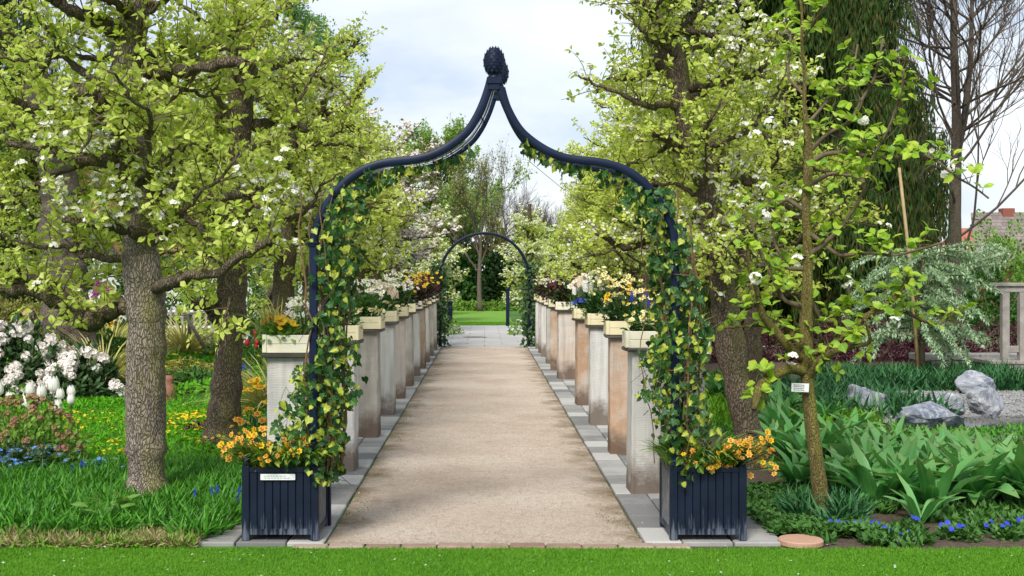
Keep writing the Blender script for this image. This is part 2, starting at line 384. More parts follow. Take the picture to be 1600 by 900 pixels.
GRASS = m_leaf('grass_blade', [(.06, .19, .008), (.10, .28, .012), (.16, .36, .02), (.24, .40, .05)], .3, .6, .2, big=.3)
MUSC = m_leaf('bulb_foliage', [(.025, .11, .010), (.045, .19, .012), (.08, .28, .018), (.12, .34, .03)], .3, .5, .3)
FEATH = m_leaf('feathery_foliage', [(.06, .24, .008), (.10, .36, .010), (.17, .45, .015)], .35, .6, .2, big=.35)
DRY = m_leaf('dry_grass', [(.30, .24, .11), (.42, .34, .17), (.22, .22, .07), (.50, .42, .25)], .25, .7, .2)
STRAW = m_leaf('straw_grass', [(.42, .38, .14), (.58, .52, .22), (.36, .40, .10)], .25, .7, .2)
DKLEAF = m_leaf('dark_leaf', [(.02, .05, .015), (.035, .085, .02), (.05, .11, .03)], .15, .45, .35)
MIDLEAF = m_leaf('mid_leaf', [(.035, .10, .02), (.06, .17, .03), (.09, .22, .04)], .25, .5, .3)
LIGHTLEAF = m_leaf('light_leaf', [(.12, .25, .03), (.19, .36, .05), (.26, .42, .07)], .35, .5, .3)
OLIVE = m_leaf('olive_twiggy_leaf', [(.20, .19, .05), (.30, .28, .08), (.16, .22, .03)], .25, .6, .2)
PURPLE = m_leaf('purple_leaf', [(.035, .008, .016), (.07, .015, .03), (.11, .025, .045)], .2, .5, .3)
SILVER = m_leaf('silver_leaf', [(.32, .46, .28), (.45, .60, .40), (.52, .66, .48)], .4, .55, .2)
REED = m_leaf('reed_blade', [(.02, .09, .03), (.035, .13, .04), (.06, .19, .06)], .2, .5, .3)
CONIF = m_leaf('conifer_spray', [(.010, .035, .005), (.018, .055, .006), (.032, .075, .009), (.06, .065, .012), (.12, .065, .02)], .15, .65, .2, big=.3)
PINKY = m_leaf('faded_pink_floret', [(.42, .08, .15), (.46, .20, .20), (.28, .34, .06), (.36, .34, .10)], .25, .6, .2)
def flat_mat(n, c, c2=None, trans=.25): return m_leaf(n, [c, c2 or tuple(x * .75 for x in c)], trans, .55, .25)
ORANGE = flat_mat('orange_petal', (.75, .34, .04), (.80, .50, .10)); YELLOW = flat_mat('yellow_petal', (.80, .62, .02), (.78, .50, .02))
CREAM = flat_mat('cream_petal', (.80, .76, .50), (.78, .70, .36)); BLUE = flat_mat('blue_petal', (.03, .05, .55), (.06, .10, .60)); SKYB = flat_mat('sky_blue_petal', (.15, .30, .75))
DARKRED = flat_mat('dark_red_petal', (.06, .010, .018), (.13, .014, .03)); PINK = flat_mat('pink_petal', (.80, .22, .34), (.78, .35, .45)); RED = flat_mat('red_petal', (.65, .03, .04))
WHITEP = flat_mat('clean_white_petal', (.84, .84, .82), (.80, .80, .76)); APRI = flat_mat('apricot_petal', (.80, .62, .46), (.80, .74, .62)); LIME = flat_mat('lime_bell', (.55, .62, .28), (.68, .70, .42))
MAGENTA = flat_mat('magenta_petal', (.45, .06, .35))

# ------------------------------------------------------------------ the setting: ground, gravel, paving, lawn
def sheet(name, x0, x1, y0, y1, z, mat, nx=1, ny=1, hf=None, parent=None, edge=0):
    xs, ys = np.linspace(x0, x1, nx + 1), np.linspace(y0, y1, ny + 1); gx, gy = np.meshgrid(xs, ys); gz = np.full_like(gx, z)
    if edge: gx = gx + np.where((np.arange(nx + 1) == 0) | (np.arange(nx + 1) == nx), rng.normal(0, edge, gx.shape), 0)
    if hf: gz = gz + hf(gx, gy)
    V = np.stack([gx, gy, gz], 2).reshape(-1, 3); i, j = np.meshgrid(np.arange(nx), np.arange(ny)); a = (j * (nx + 1) + i).ravel(); b = a + nx + 1
    b_ = MB(); b_.add(V, np.vstack([np.stack([a, a + 1, b + 1], 1), np.stack([a, b + 1, b], 1)]))
    return b_.build(name, mat, parent, smooth=True, kind='structure')

def ground_mat():
    m, t, b, o = new_mat('garden_soil'); v = coords(t); n = noise(t, v, 1.1, 5); n2 = noise(t, v, 30, 5)
    soil = ramp(t, n2, [(.3, (.035, .022, .014)), (.7, (.11, .075, .05))]); green = ramp(t, noise(t, v, 9, 4), [(.3, (.03, .09, .01)), (.7, (.08, .20, .02))])
    y = nd(t, 'ShaderNodeSeparateXYZ', {0: v}); x = y.outputs[0]
    k = mth(t, 'ADD', mth(t, 'MULTIPLY', mth(t, 'SUBTRACT', mth(t, 'MULTIPLY', x, -1), -1.2), .5, True), mth(t, 'MULTIPLY', mth(t, 'SUBTRACT', y.outputs[1], 26), .3, True), True)
    c = mixc(t, mth(t, 'MULTIPLY', k, ramp(t, n, [(.3, (.6, .6, .6)), (.5, (1, 1, 1))])), soil, green); t.links.new(c, b.inputs['Base Color']); b.inputs['Roughness'].default_value = .95
    bump(t, b, n2, .8, .02); return m
def gravel_mat():
    m, t, b, o = new_mat('sandy_gravel'); v = coords(t); big = noise(t, v, .9, 5, .6); fine = noise(t, v, 70, 6, .85); mid = noise(t, v, 16, 6, .8)
    c = ramp(t, big, [(.3, (.42, .335, .27)), (.5, (.52, .43, .355)), (.7, (.60, .52, .445))])
    c = mixc(t, mth(t, 'MULTIPLY', ramp(t, fine, [(.38, (1, 1, 1)), (.52, (0, 0, 0))]), .5), c, (.20, .135, .09))
    c = mixc(t, mth(t, 'MULTIPLY', ramp(t, fine, [(.55, (0, 0, 0)), (.66, (1, 1, 1))]), .5), c, (.74, .66, .56))
    c = mixc(t, mth(t, 'MULTIPLY', ramp(t, mid, [(.48, (0, 0, 0)), (.66, (1, 1, 1))]), .4), c, (.27, .19, .13))
    x = mth(t, 'ABSOLUTE', nd(t, 'ShaderNodeSeparateXYZ', {0: v}).outputs[0])
    e = mth(t, 'MULTIPLY', mth(t, 'SUBTRACT', mth(t, 'ADD', x, mth(t, 'MULTIPLY', mth(t, 'SUBTRACT', noise(t, v, 2.2, 5, .7), .5), 1.2)), .72), 3.2, True)
    c = mixc(t, mth(t, 'MULTIPLY', e, .85), c, ramp(t, mid, [(.35, (.13, .085, .05)), (.60, (.17, .13, .06)), (.75, (.10, .14, .03))]))
    t.links.new(c, b.inputs['Base Color']); b.inputs['Roughness'].default_value = .95; b.inputs['Specular IOR Level'].default_value = .15
    bump(t, b, mth(t, 'ADD', fine, mth(t, 'MULTIPLY', mid, .7)), .8, .012); return m
def stone_mat(name, cols, sc_=5, moss=None, bmp=.3, var=.5, rough=.85):
    m, t, b, o = new_mat(name); v = coords(t); oi = t.nodes.new('ShaderNodeObjectInfo')
    vv = nd(t, 'ShaderNodeVectorMath', {0: v, 1: nd(t, 'ShaderNodeVectorMath', {0: oi.outputs['Location'], 1: (.7, .9, .5)}, operation='MULTIPLY').outputs[0]}, operation='ADD').outputs[0]
    n = noise(t, vv, sc_, 6, .6); r = mth(t, 'SUBTRACT', mth(t, 'ADD', mth(t, 'MULTIPLY', n, 1 - var * .5), mth(t, 'MULTIPLY', oi.outputs['Random'], var)), var * .25, True)
    c = ramp(t, r, [(.22 + .56 * i / (len(cols) - 1), q) for i, q in enumerate(cols)]); c = mixc(t, mth(t, 'MULTIPLY', noise(t, vv, 60, 4, .7), .35), c, (.10, .09, .08))
    if moss: c = mixc(t, ramp(t, noise(t, vv, 3.5, 5, .7), [(.55, (0, 0, 0)), (.70, (1, 1, 1))]), c, moss)
    t.links.new(c, b.inputs['Base Color']); b.inputs['Roughness'].default_value = rough; bump(t, b, noise(t, vv, 45, 5, .7), bmp, .006); return m
GROUND = ground_mat()
def pond_hole(gx, gy):
    d = ((gx - 6.65) / 1.85) ** 2 + ((gy - 13.0) / 1.85) ** 2
    return -.35 * np.clip(1.25 - d, 0, 1)
sheet('ground', -14, 14, 3, 40, 0, GROUND, 140, 185, lambda x, y: pond_hole(x, y))
for nm, x0, x1, y0, y1 in (('ground', -400, -14, -60, 500), ('ground', 14, 400, -60, 500), ('ground', -14, 14, 40, 500), ('ground', -14, 14, -60, 3)):
    sheet(nm, x0, x1, y0, y1, 0, GROUND)
PATH_Y0, PATH_Y1 = 7.17, 26.9
sheet('gravel_path', -.935, .935, PATH_Y0, PATH_Y1, .012, gravel_mat(), 24, 300, lambda x, y: .006 * np.sin(x * 3.1 + y) * np.cos(y * 2.3) + rng.normal(0, .0015, x.shape))
PAVER = stone_mat('grey_paving', [(.17, .17, .17), (.30, .295, .285), (.47, .46, .44)], 4, None, .3, .8)
CROSS = stone_mat('pale_paving', [(.40, .39, .385), (.47, .46, .455), (.52, .51, .50)], 2, None, .3, .3)
cp = sheet('crossing_pavement', -9, 9, PATH_Y1 + .02, 38, .004, stone_mat('pavement_joint', [(.12, .11, .10), (.2, .19, .18)], 9))
slabs = []
for k in range(4):
    b = MB(); b.bbox(-.395, .395, -.395, .395, 0, .022, .006); slabs.append(b.mesh('slab', CROSS))
for j in range(14):
    for i in range(-10, 10):
        o = inst('slab', slabs[(i * 3 + j) % 4], cp, (i * .8 + .4 + (.4 if j % 2 else 0), PATH_Y1 + .42 + j * .8, .004 + R.uniform(0, .004)), (0, 0, 0))
b = MB(); b.lathe([(.001, .03), (.30, .03), (.31, .02), (.31, .0)], (0, 0, 0), 24)
t_ = thing('manhole_cover', 'round dark iron manhole cover set in the pale crossing pavement', 'manhole cover', (X(742, 30.8), 30.8, .004)); b.build('lid', m_simple('rusty_iron', (.16, .13, .12)), t_)
LAWN = m_simple('lawn_soil', (.09, .23, .012), .95, .2, 6, .5, col2=(.05, .14, .008))
sheet('front_lawn', -9, 9, 4.2, 7.055, .012, LAWN, 1, 1)
sheet('far_lawn', -1.35, .95, 38, 54, .012, m_simple('far_grass', (.17, .34, .03), .95, .15, 3, .5, col2=(.10, .24, .02)))
def paver_row(sx):
    root = bpy.data.objects.new('paver_strip', None); COL.objects.link(root); root['kind'] = 'structure'
    pm = []
    for ww in (.225, .30):
        for k in range(3):
            b = MB(); b.bbox(-ww / 2 + .004, ww / 2 - .004, -.196, .196, 0, .05, .006); pm.append(b.mesh('paver', PAVER))
    for j in range(49):
        y = PATH_Y0 + .2 + j * .4
        for i, (xc, sh) in enumerate(((.945 + .1125, 0), (.945 + .225 + .15, .2))):
            if y + sh > PATH_Y1 - .1: continue
            inst('paver', pm[i * 3 + R.randrange(3)], root, (sx * xc, y + sh, -.024 + R.uniform(-.003, .004)), (R.uniform(-.008, .008), R.uniform(-.01, .01), R.uniform(-.006, .006)))
    o = inst('paver', pm[4], root, (sx * (.945 + .225 + .15), PATH_Y0 + .1, -.0245)); o.scale = (1, .5, 1)
    for j in range(2):                                                    # wider apron under the tub
        for i in range(1): inst('paver', pm[3 + i], root, (sx * (1.63 + i * .3 - .006), PATH_Y0 + .2 + j * .4, -.026), (0, 0, 0))
paver_row(-1); paver_row(1)
root = bpy.data.objects.new('brick_edging', None); COL.objects.link(root); root['kind'] = 'structure'
BRICK = stone_mat('edging_brick', [(.22, .13, .09), (.32, .21, .16), (.38, .30, .24)], 9)
b = MB(); b.bbox(-.102, .102, -.05, .05, 0, .06, .008); bm_ = b.mesh('brick', BRICK)
for i in range(11): inst('brick', bm_, root, (-1.02 + i * .212 + (0), 7.112, -.037 + R.uniform(-.004, .004)), (0, 0, R.uniform(-.02, .02)))

# grass, daisies and petals
def blades(name, mat, n, area, h, wdt=.006, lean=.35, T=BLADE, clump=0, hz=0, parent=None, label=None, cat='grass', keep=None, group=None, bend=None):
    """n blades over area (x0,x1,y0,y1); clump > 0 gathers them in tufts"""
    x0, x1, y0, y1 = area
    if clump:
        c = np.stack([rng.uniform(x0, x1, clump), rng.uniform(y0, y1, clump)], 1); k = rng.integers(0, clump, n); off = rng.normal(0, .035, (n, 2)); p = c[k] + off
        dr = np.hstack([off * 8 + rng.normal(0, .2, (n, 2)), np.ones((n, 1))])
    else:
        p = np.stack([rng.uniform(x0, x1, n), rng.uniform(y0, y1, n)], 1); dr = np.hstack([rng.normal(0, lean, (n, 2)), np.ones((n, 1))])
    if keep is not None: m_ = keep(p[:, 0], p[:, 1]); p, dr = p[m_], dr[m_]
    N = len(p); b = MB(); hh = rng.uniform(h * .55, h * 1.15, N)
    sw = np.full(N, wdt / .035) * rng.uniform(.7, 1.3, N)
    up = rng.normal(0, 1, (N, 3)) * (1, 1, .1)
    S = np.stack([sw, hh, hh], 1)
    b.scatter(T, np.column_stack([p, np.full(N, hz)]), frames(dr, up), S)
    o = b.build(name, mat, parent, kind='stuff')
    if label: tag(o, label, cat, group)
    return o
TURF = m_leaf('turf_blade', [(.05, .15, .008), (.09, .26, .012), (.14, .33, .02), (.24, .38, .05)], .3, .6, .2, big=.6)
blades('lawn_grass', TURF, 190000, (-3.6, 4.0, 6.1, 7.085), .034, .0032, .6, keep=lambda x, y: y < 7.065 + .014 * np.sin(x * 9) + .010 * np.sin(x * 31) + rng.normal(0, .008, x.shape), label='short mown bright green grass along the bottom of the picture', cat='grass')
blades('far_lawn_grass', GRASS, 12000, (-1.35, .95, 38, 41), .05, .012, .4, label='bright far lawn grass at the end of the avenue', cat='grass')
def petals(name, n, area, z, s, mat, label, cat, keep=None):
    x0, x1, y0, y1 = area; p = np.column_stack([rng.uniform(x0, x1, n), rng.uniform(y0, y1, n), np.full(n, z)])
    b = MB(); b.scatter(T_flower(4, .3, .12), p, frames(rdir(n, -.1, .1), roll=.3), rng.uniform(s * .6, s * 1.3, n)); o = b.build(name, mat, None, kind='stuff'); tag(o, label, cat); return o
petals('daisies', 90, (-3.4, 3.8, 6.3, 7.05), .042, .008, WHITEP, 'tiny white daisies and fallen petals dotted over the front lawn', 'daisies')
petals('fallen_petals', 420, (-1.45, 1.45, 7.2, 16), .027, .0065, PETAL, 'small white blossom petals fallen on the gravel path and paving', 'petals')
# small stones on the path
sv = unit(rng.normal(0, 1, (6, 3))); T_st = (np.array([(1, 0, 0), (0, 1, 0), (-1, 0, 0), (0, -1, 0), (0, 0, .7), (0, 0, -.5)], float), np.array([(0, 1, 4), (1, 2, 4), (2, 3, 4), (3, 0, 4), (1, 0, 5), (2, 1, 5), (3, 2, 5), (0, 3, 5)]), np.zeros((6, 2)))
n = 14000; y = 7.2 + rng.uniform(0, 1, n) ** 1.8 * 9; x = np.clip(rng.normal(0, .62, n), -1.3, 1.3); x = np.where(rng.random(n) < .5, rng.uniform(-1.02, 1.02, n), x)
b = MB(); b.scatter(T_st, np.column_stack([x, y, np.where(np.abs(x) > .935, .028, .018)]), frames(rdir(n)), rng.uniform(.0015, .0048, n) * np.where(np.abs(x) > .935, .6, 1))
tag(b.build('path_grit', stone_mat('grit', [(.3, .22, .15), (.5, .42, .33), (.7, .65, .58)], 30), None, kind='stuff'), 'fine loose grit scattered over the gravel path', 'grit')
# sparse weeds and moss along the path edges
def edge_keep(x, y): return (np.abs(x) > .80 + .12 * np.sin(y * 2.1)) & (np.sin(y * 3.7 + x * 5) + np.sin(y * 13 + x * 31) * .6 + rng.normal(0, .35, x.shape) > .5)
for s_, w_ in ((-1, 'left'), (1, 'right')):
    a = (-1.0, -.78, 7.2, 14) if s_ < 0 else (.72, .99, 7.2, 14)
    blades('edge_moss', MIDLEAF, 1500, a, .012, .003, .9, label='thin moss and seedlings along the %s edge of the gravel path' % w_, cat='moss', keep=edge_keep, hz=.012)

# ------------------------------------------------------------------ the iron arch
IRON, t, bb, _ = new_mat('blue_black_paint'); v = coords(t); n1 = noise(t, v, 6, 5); c = ramp(t, n1, [(.3, (.003, .008, .026)), (.7, (.007, .016, .046))])
z_ = nd(t, 'ShaderNodeSeparateXYZ', {0: v}).outputs[2]; ch = ramp(t, noise(t, v, 55, 5, .7), [(.66, (0, 0, 0)), (.74, (1, 1, 1))])
c = mixc(t, mth(t, 'MULTIPLY', ch, .3), c, (.08, .09, .12)); t.links.new(c, bb.inputs['Base Color']); bb.inputs['Roughness'].default_value = .45; bb.inputs['Specular IOR Level'].default_value = .22; bump(t, bb, noise(t, v, 40, 4), .15, .002)
hoop = [(282, 381), (279.5, 358), (269, 333), (253, 308), (234, 285), (208, 266), (180, 256), (152, 252), (125, 250), (102, 245), (80, 235), (60, 222), (41, 206), (27, 184), (16, 160), (8, 135), (5, 122)]
hoop = [(a / 262, 1.6 + (430 - q) / 262) for a, q in hoop]
def smooth(pts, n=60):
    pts = np.array(pts, float); t = np.linspace(0, 1, len(pts)); tt = np.linspace(0, 1, n); k = np.stack([np.interp(tt, t, pts[:, i]) for i in range(pts.shape[1])], 1)
    for _ in range(3): k[1:-1] = (k[:-2] + 2 * k[1:-1] + k[2:]) / 4
    return k
def finial(b, cx, cy, z):
    prof = [(.018, -.03), (.04, -.025), (.042, -.01), (.03, 0), (.03, .012), (.045, .02), (.056, .04), (.066, .075), (.066, .105), (.058, .14), (.042, .168), (.02, .187), (.0, .192)]
    b.lathe([(r * .95, q * .88) for r, q in prof], (cx, cy, z), 20)
    for i in range(9):                                                     # overlapping pine-cone scales in crossing spirals
        h = .03 + i * .0185; rr = np.interp(h, [p[1] for p in prof[5:]], [p[0] for p in prof[5:]]); m = 10
        for j in range(m):
            a = 2 * pi * (j + .5 * (i % 2)) / m; p = np.array((cx + rr * .93 * cos(a), cy + rr * .93 * sin(a), z + h * .88)); o = np.array((cos(a), sin(a), 0)); s = np.array((-sin(a), cos(a), 0)); wd = rr * 2 * pi / m * .5; u = np.array((0, 0, 1))
            V = [p - u * .018, p + s * wd, p + u * .018, p - s * wd, p + o * .0065]; b.add(V, [(0, 1, 4), (1, 2, 4), (2, 3, 4), (3, 0, 4)])
arch = thing('iron_garden_arch', 'tall dark blue iron ogee arch topped by pine cone finials at the path entrance', 'garden arch', (.058, 7.25, 0))
for yy, xx in ((0, 0), (.40, .03)):
    for s_ in (1, -1):
        pts = smooth([(s_ * a, q) for a, q in hoop]); b = MB(); b.sweep([(xx + a, yy, q) for a, q in pts], .024, .026); b.build('hoop_bar', IRON, arch, True)
        b = MB(); b.bbox(xx + s_ * 1.077 - .023, xx + s_ * 1.077 + .023, yy - .025, yy + .025, .02, 1.787, .004); b.build('post', IRON, arch)
        b = MB(); x_ = xx + s_ * 1.077; b.bbox(x_ - .036, x_ + .036, yy - .038, yy + .038, 1.785, 1.797, .003); b.bbox(x_ - .030, x_ + .030, yy - .032, yy + .032, 1.770, 1.785, .004); b.build('collar', IRON, arch)
    b = MB(); finial(b, xx, yy, 2.79); b.build('finial', IRON, arch, True)
    b = MB(); b.bbox(xx - .043, xx + .043, yy - .04, yy + .04, 2.735, 2.775, .004); b.bbox(xx - .034, xx + .034, yy - .034, yy + .034, 2.70, 2.737, .004); b.build('cap', IRON, arch)
for s_ in (1, -1):
    hp = smooth([(s_ * a, q) for a, q in hoop])
    for f in (.16, .33, .5, .66, .84):
        p = hp[int(f * 59)]; b = MB(); b.tube([(p[0], .02, p[1]), (p[0] + .03, .38, p[1])], .006, 6); b.build('cross_rod', IRON, arch, True)
    for z0 in (.75, 1.2, 1.6):
        b = MB(); b.tube([(s_ * 1.077, .02, z0), (s_ * 1.077 + .03, .38, z0)], .006, 6); b.build('cross_rod', IRON, arch, True)
b = MB()
for i in range(2):                                                         # a pair of loose training wires seen between the two hoops
    hp = smooth([(-a + .012 * i, q) for a, q in hoop[6:]]); b.tube([(a + .015, .2 + .06 * i + .01 * sin(k * .3), q - .012) for k, (a, q) in enumerate(hp)], .0022, 4)
b.build('training_wire', m_simple('galvanised_wire', (.55, .56, .58), .4, metallic=.6), arch, True)

# ------------------------------------------------------------------ wooden tubs on feet at the arch legs
def tub_mat():
    m, t, b, o = new_mat('tub_paint'); v = coords(t); n1 = noise(t, v, 7, 5); c = ramp(t, n1, [(.3, (.003, .007, .018)), (.7, (.007, .014, .034))])
    xyz = nd(t, 'ShaderNodeSeparateXYZ', {0: v}); st = noise(t, coords(t, (46, 46, 4)), 1.0, 3, .6)
    low = mth(t, 'SUBTRACT', 1, mth(t, 'MULTIPLY', mth(t, 'SUBTRACT', xyz.outputs[2], .03), 4.6), True)
    k = mth(t, 'MULTIPLY', mth(t, 'SUBTRACT', mth(t, 'ADD', st, mth(t, 'MULTIPLY', low, .42)), .80), 4.5, True)
    c = mixc(t, mth(t, 'MULTIPLY', k, .38), c, (.28, .32, .40)); t.links.new(c, b.inputs['Base Color']); b.inputs['Roughness'].default_value = .5; b.inputs['Specular IOR Level'].default_value = .25; bump(t, b, noise(t, coords(t, (30, 30, 3)), 2, 4), .3, .003); return m
TUB = tub_mat(); SOIL = m_simple('potting_soil', (.05, .035, .025), .95, .3, 30, .8)
TUBG = m_simple('weathered_tub_side', (.20, .20, .20), .8, .3, 14, .5, col2=(.07, .08, .10))
def tub(sx, label, wd, ww):
    x_in = .058 + sx * 1.077 + sx * (-.035); x_out = x_in + sx * ww; cx = (x_in + x_out) / 2; W = ww / 2
    t = thing('versailles_tub', label, 'planter', (cx, 7.25, .026), 0, 'dark blue square tubs at the feet of the arch')
    for ix in (-1, 1):
        for iy in (0, 1):
            b = MB(); b.bbox(ix * W - (.045 if ix > 0 else 0), ix * W + (.045 if ix < 0 else 0), iy * .40 - .045, iy * .40, 0, .445, .004); b.build('corner_post', TUB, t)
            if ix == sx: b = MB(); b.lathe([(.012, .44), (.02, .45), (.012, .458), (.026, .475), (.026, .49), (.014, .505), (0, .508)], (ix * (W - .0225), iy * .40 - .0225, 0), 12); b.build('post_ball', TUB, t, True)
    n = 8; bw = (2 * W - .09) / n
    for i in range(n):
        b = MB(); x0 = -W + .045 + i * bw; b.bbox(x0 + .0015, x0 + bw - .0015, -.036, -.02, .045, .425, .003); b.build('board', TUB, t)
        b = MB(); b.bbox(x0 + .0015, x0 + bw - .0015, .36, .376, .045, .425, .003); b.build('board', TUB, t)
    for k in range(7):
        y0 = 0 + k * .3545 / 7; sw = .3545 / 7
        for ix in (-1, 1):
            b = MB(); b.bbox(ix * (W - .014) - .007, ix * (W - .014) + .007, y0 + .0015, y0 + sw - .0015, .045, .425, .003); b.build('board', TUBG if ix != sx else TUB, t)
    for z0, z1 in ((.035, .07), (.405, .435)):
        b = MB(); b.bbox(-W + .045, W - .045, -.0405, -.0365, z0, z1, .001); b.build('rail', TUB, t)
        for ix in (-1, 1): b = MB(); b.bbox(ix * (W - .002) - .002, ix * (W - .002) + .002, .002, .353, z0, z1, .001); b.build('rail', TUB, t)
    b = MB(); b.box(-W + .03, W - .03, -.018, .358, .046, .40); b.build('soil', SOIL, t)
    return t, cx, W
tubL, cxL, WL = tub(-1, 'dark blue slatted wooden tub with white plant label, left leg of the arch', 0, .455)
tubR, cxR, WR = tub(1, 'dark blue slatted wooden tub without a label, right leg of the arch', 0, .455)
def sign_text(parent, w_, h_, rows, y, mat, z0=0, x0=0, seed=1):
    """rows of small grey printed strokes, too small to read in the photograph"""
    q = random.Random(seed); b = MB()
    for r in range(rows):
        x = -w_ * .42; z = z0 + h_ * (.5 - (r + .8) / (rows + .6)); end = w_ * q.uniform(.2, .42)
        while x < end:
            l = q.uniform(.05, .13) * w_; b.box(x0 + x, x0 + min(x + l, end), y - .0006, y, z - h_ * .045, z + h_ * .045); x += l + w_ * .025
    b.build('lettering', mat, parent)
INK = m_simple('print_ink', (.12, .12, .14)); PLATE = m_simple('white_plate', (.78, .79, .80), .4, .03)
pl = thing('plant_label', 'narrow white plant label fixed to the rim of the left tub', 'label', (X(434, 7.2), 7.205, Z(745.5, 7.2)), 0)
b = MB(); b.bbox(-.103, .103, -.005, -.001, -.018, .018, .001); b.build('plate', PLATE, pl); sign_text(pl, .19, .03, 2, -.0052, INK, seed=4)

# ------------------------------------------------------------------ stone pillars with cream planter boxes
def pillar_mat(stops, nm):
    m, t, b, o = new_mat(nm); v = coords(t); oi = t.nodes.new('ShaderNodeObjectInfo')
    vv = nd(t, 'ShaderNodeVectorMath', {0: v, 1: nd(t, 'ShaderNodeVectorMath', {0: oi.outputs['Location'], 1: (.9, .37, 0)}, operation='MULTIPLY').outputs[0]}, operation='ADD').outputs[0]
    base = ramp(t, oi.outputs['Random'], [(0, stops[0]), (1, stops[1])])
    n1 = noise(t, vv, 2.6, 6, .65); c = mixc(t, ramp(t, n1, [(.44, (0, 0, 0)), (.68, (.7, .7, .7))]), base, (.56, .55, .52))
    stv = nd(t, 'ShaderNodeMapping', {0: vv, 3: (16, 16, 1.1)}).outputs[0]; c = mixc(t, mth(t, 'MULTIPLY', ramp(t, noise(t, stv, 1, 4, .6), [(.45, (0, 0, 0)), (.75, (1, 1, 1))]), .5), c, (.20, .16, .12))
    sp = nd(t, 'ShaderNodeSeparateXYZ', {0: v}); z = sp.outputs[2]
    saw = mth(t, 'MULTIPLY', mth(t, 'ADD', mth(t, 'SINE', mth(t, 'ADD', mth(t, 'MULTIPLY', z, 380), mth(t, 'MULTIPLY', noise(t, vv, 5, 2), 18))), 1), .5)
    c = mixc(t, mth(t, 'MULTIPLY', saw, .09), c, (.22, .17, .13))
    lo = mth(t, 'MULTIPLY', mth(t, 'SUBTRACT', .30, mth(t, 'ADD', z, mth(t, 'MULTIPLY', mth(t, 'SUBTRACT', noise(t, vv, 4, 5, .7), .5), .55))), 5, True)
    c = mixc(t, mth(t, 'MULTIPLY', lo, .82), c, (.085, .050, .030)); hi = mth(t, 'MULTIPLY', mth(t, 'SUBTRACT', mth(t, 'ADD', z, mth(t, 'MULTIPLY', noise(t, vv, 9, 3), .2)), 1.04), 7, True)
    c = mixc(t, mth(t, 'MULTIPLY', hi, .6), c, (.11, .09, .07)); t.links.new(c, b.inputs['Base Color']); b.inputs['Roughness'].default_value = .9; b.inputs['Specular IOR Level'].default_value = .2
    bump(t, b, mth(t, 'ADD', mth(t, 'MULTIPLY', saw, .15), noise(t, vv, 26, 6, .7)), .5, .008); return m
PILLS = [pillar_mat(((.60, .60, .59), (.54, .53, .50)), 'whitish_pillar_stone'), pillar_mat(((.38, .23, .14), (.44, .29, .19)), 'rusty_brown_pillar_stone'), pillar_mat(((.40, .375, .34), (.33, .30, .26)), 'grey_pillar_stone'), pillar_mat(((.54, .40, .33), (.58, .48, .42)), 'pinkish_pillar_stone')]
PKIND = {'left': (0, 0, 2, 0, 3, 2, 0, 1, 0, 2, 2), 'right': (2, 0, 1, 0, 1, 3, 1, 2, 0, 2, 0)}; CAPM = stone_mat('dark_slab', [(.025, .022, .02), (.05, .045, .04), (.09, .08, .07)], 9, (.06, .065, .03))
BOXC = m_simple('cream_box_paint', (.74, .67, .45), .65, .12, 7, .3, col2=(.64, .55, .33)); BOXW = m_simple('pale_cream_box_paint', (.78, .75, .62), .65, .1, 7, .3, col2=(.70, .65, .48))
def shaft_mesh(w_, d_, h, k):
    b = MB(); nz = 14; ring = []
    c = .012; cr_ = [(-w_ + c, -d_), (w_ - c, -d_), (w_, -d_ + c), (w_, d_ - c), (w_ - c, d_), (-w_ + c, d_), (-w_, d_ - c), (-w_, -d_ + c)]
    q = np.random.default_rng(k); V = []
    for i in range(nz + 1):
        z = h * i / nz; tp = 1 - .05 * i / nz
        for j, (x, y) in enumerate(cr_): V.append((x * tp + q.normal(0, .0014), y * tp + q.normal(0, .0014), z))
    V += [(0, 0, 0), (0, 0, h)]; Fq = []
    for i in range(nz):
        for j in range(8):
            j2 = (j + 1) % 8; a, d = i * 8, i * 8 + 8; Fq += [(a + j, a + j2, d + j2), (a + j, d + j2, d + j)]
    for j in range(8): Fq += [((j + 1) % 8, j, (nz + 1) * 8), (nz * 8 + j, nz * 8 + (j + 1) % 8, (nz + 1) * 8 + 1)]
    b.add(V, Fq); return b.mesh('shaft', PILLS[k])
shafts = [shaft_mesh(.135, .14, 1.03, k) for k in range(4)]
capm = []
for k in range(3): b = MB(); b.bbox(-.168, .168, -.172, .172, 0, .026, .007, jit=.0022); capm.append(b.mesh('cap_slab', CAPM))
def box_parts(W, Dp, H, mat):
    o = []
    for i in range(2): z0 = i * H / 2; o.append((-W, W, -Dp, -Dp + .014, z0 + .001, z0 + H / 2 - .001)); o.append((-W, W, Dp - .014, Dp, z0 + .001, z0 + H / 2 - .001))
    for s_ in (-1, 1): o.append((min(s_ * W, s_ * (W - .014)), max(s_ * W, s_ * (W - .014)), -Dp + .0145, Dp - .0145, .002, H - .002))
    out = []
    for q in o: b = MB(); b.bbox(*q, .0025); out.append(('board', b.mesh('board', mat)))
    for s_ in (-1, 1): b = MB(); x = s_ * (W - .016); b.bbox(x - .013, x + .013, -Dp - .0062, -Dp - .0002, .004, H + .003, .002); out.append(('corner_strip', b.mesh('corner_strip', mat)))
    b = MB(); b.box(-W + .016, W - .016, -Dp + .016, Dp - .016, .01, H - .022); out.append(('soil', b.mesh('soil', SOIL))); return out
boxA, boxB = box_parts(.170, .150, .122, BOXC), box_parts(.170, .150, .122, BOXW)
L_D = [8.19, 9.75, 11.8, 13.7, 15.5, 17.2, 18.9, 20.5, 21.95, 23.75, 25.4]; L_X = [-1.33, -1.175, -1.165, -1.155, -1.15, -1.15, -1.14, -1.135, -1.13, -1.13, -1.13]
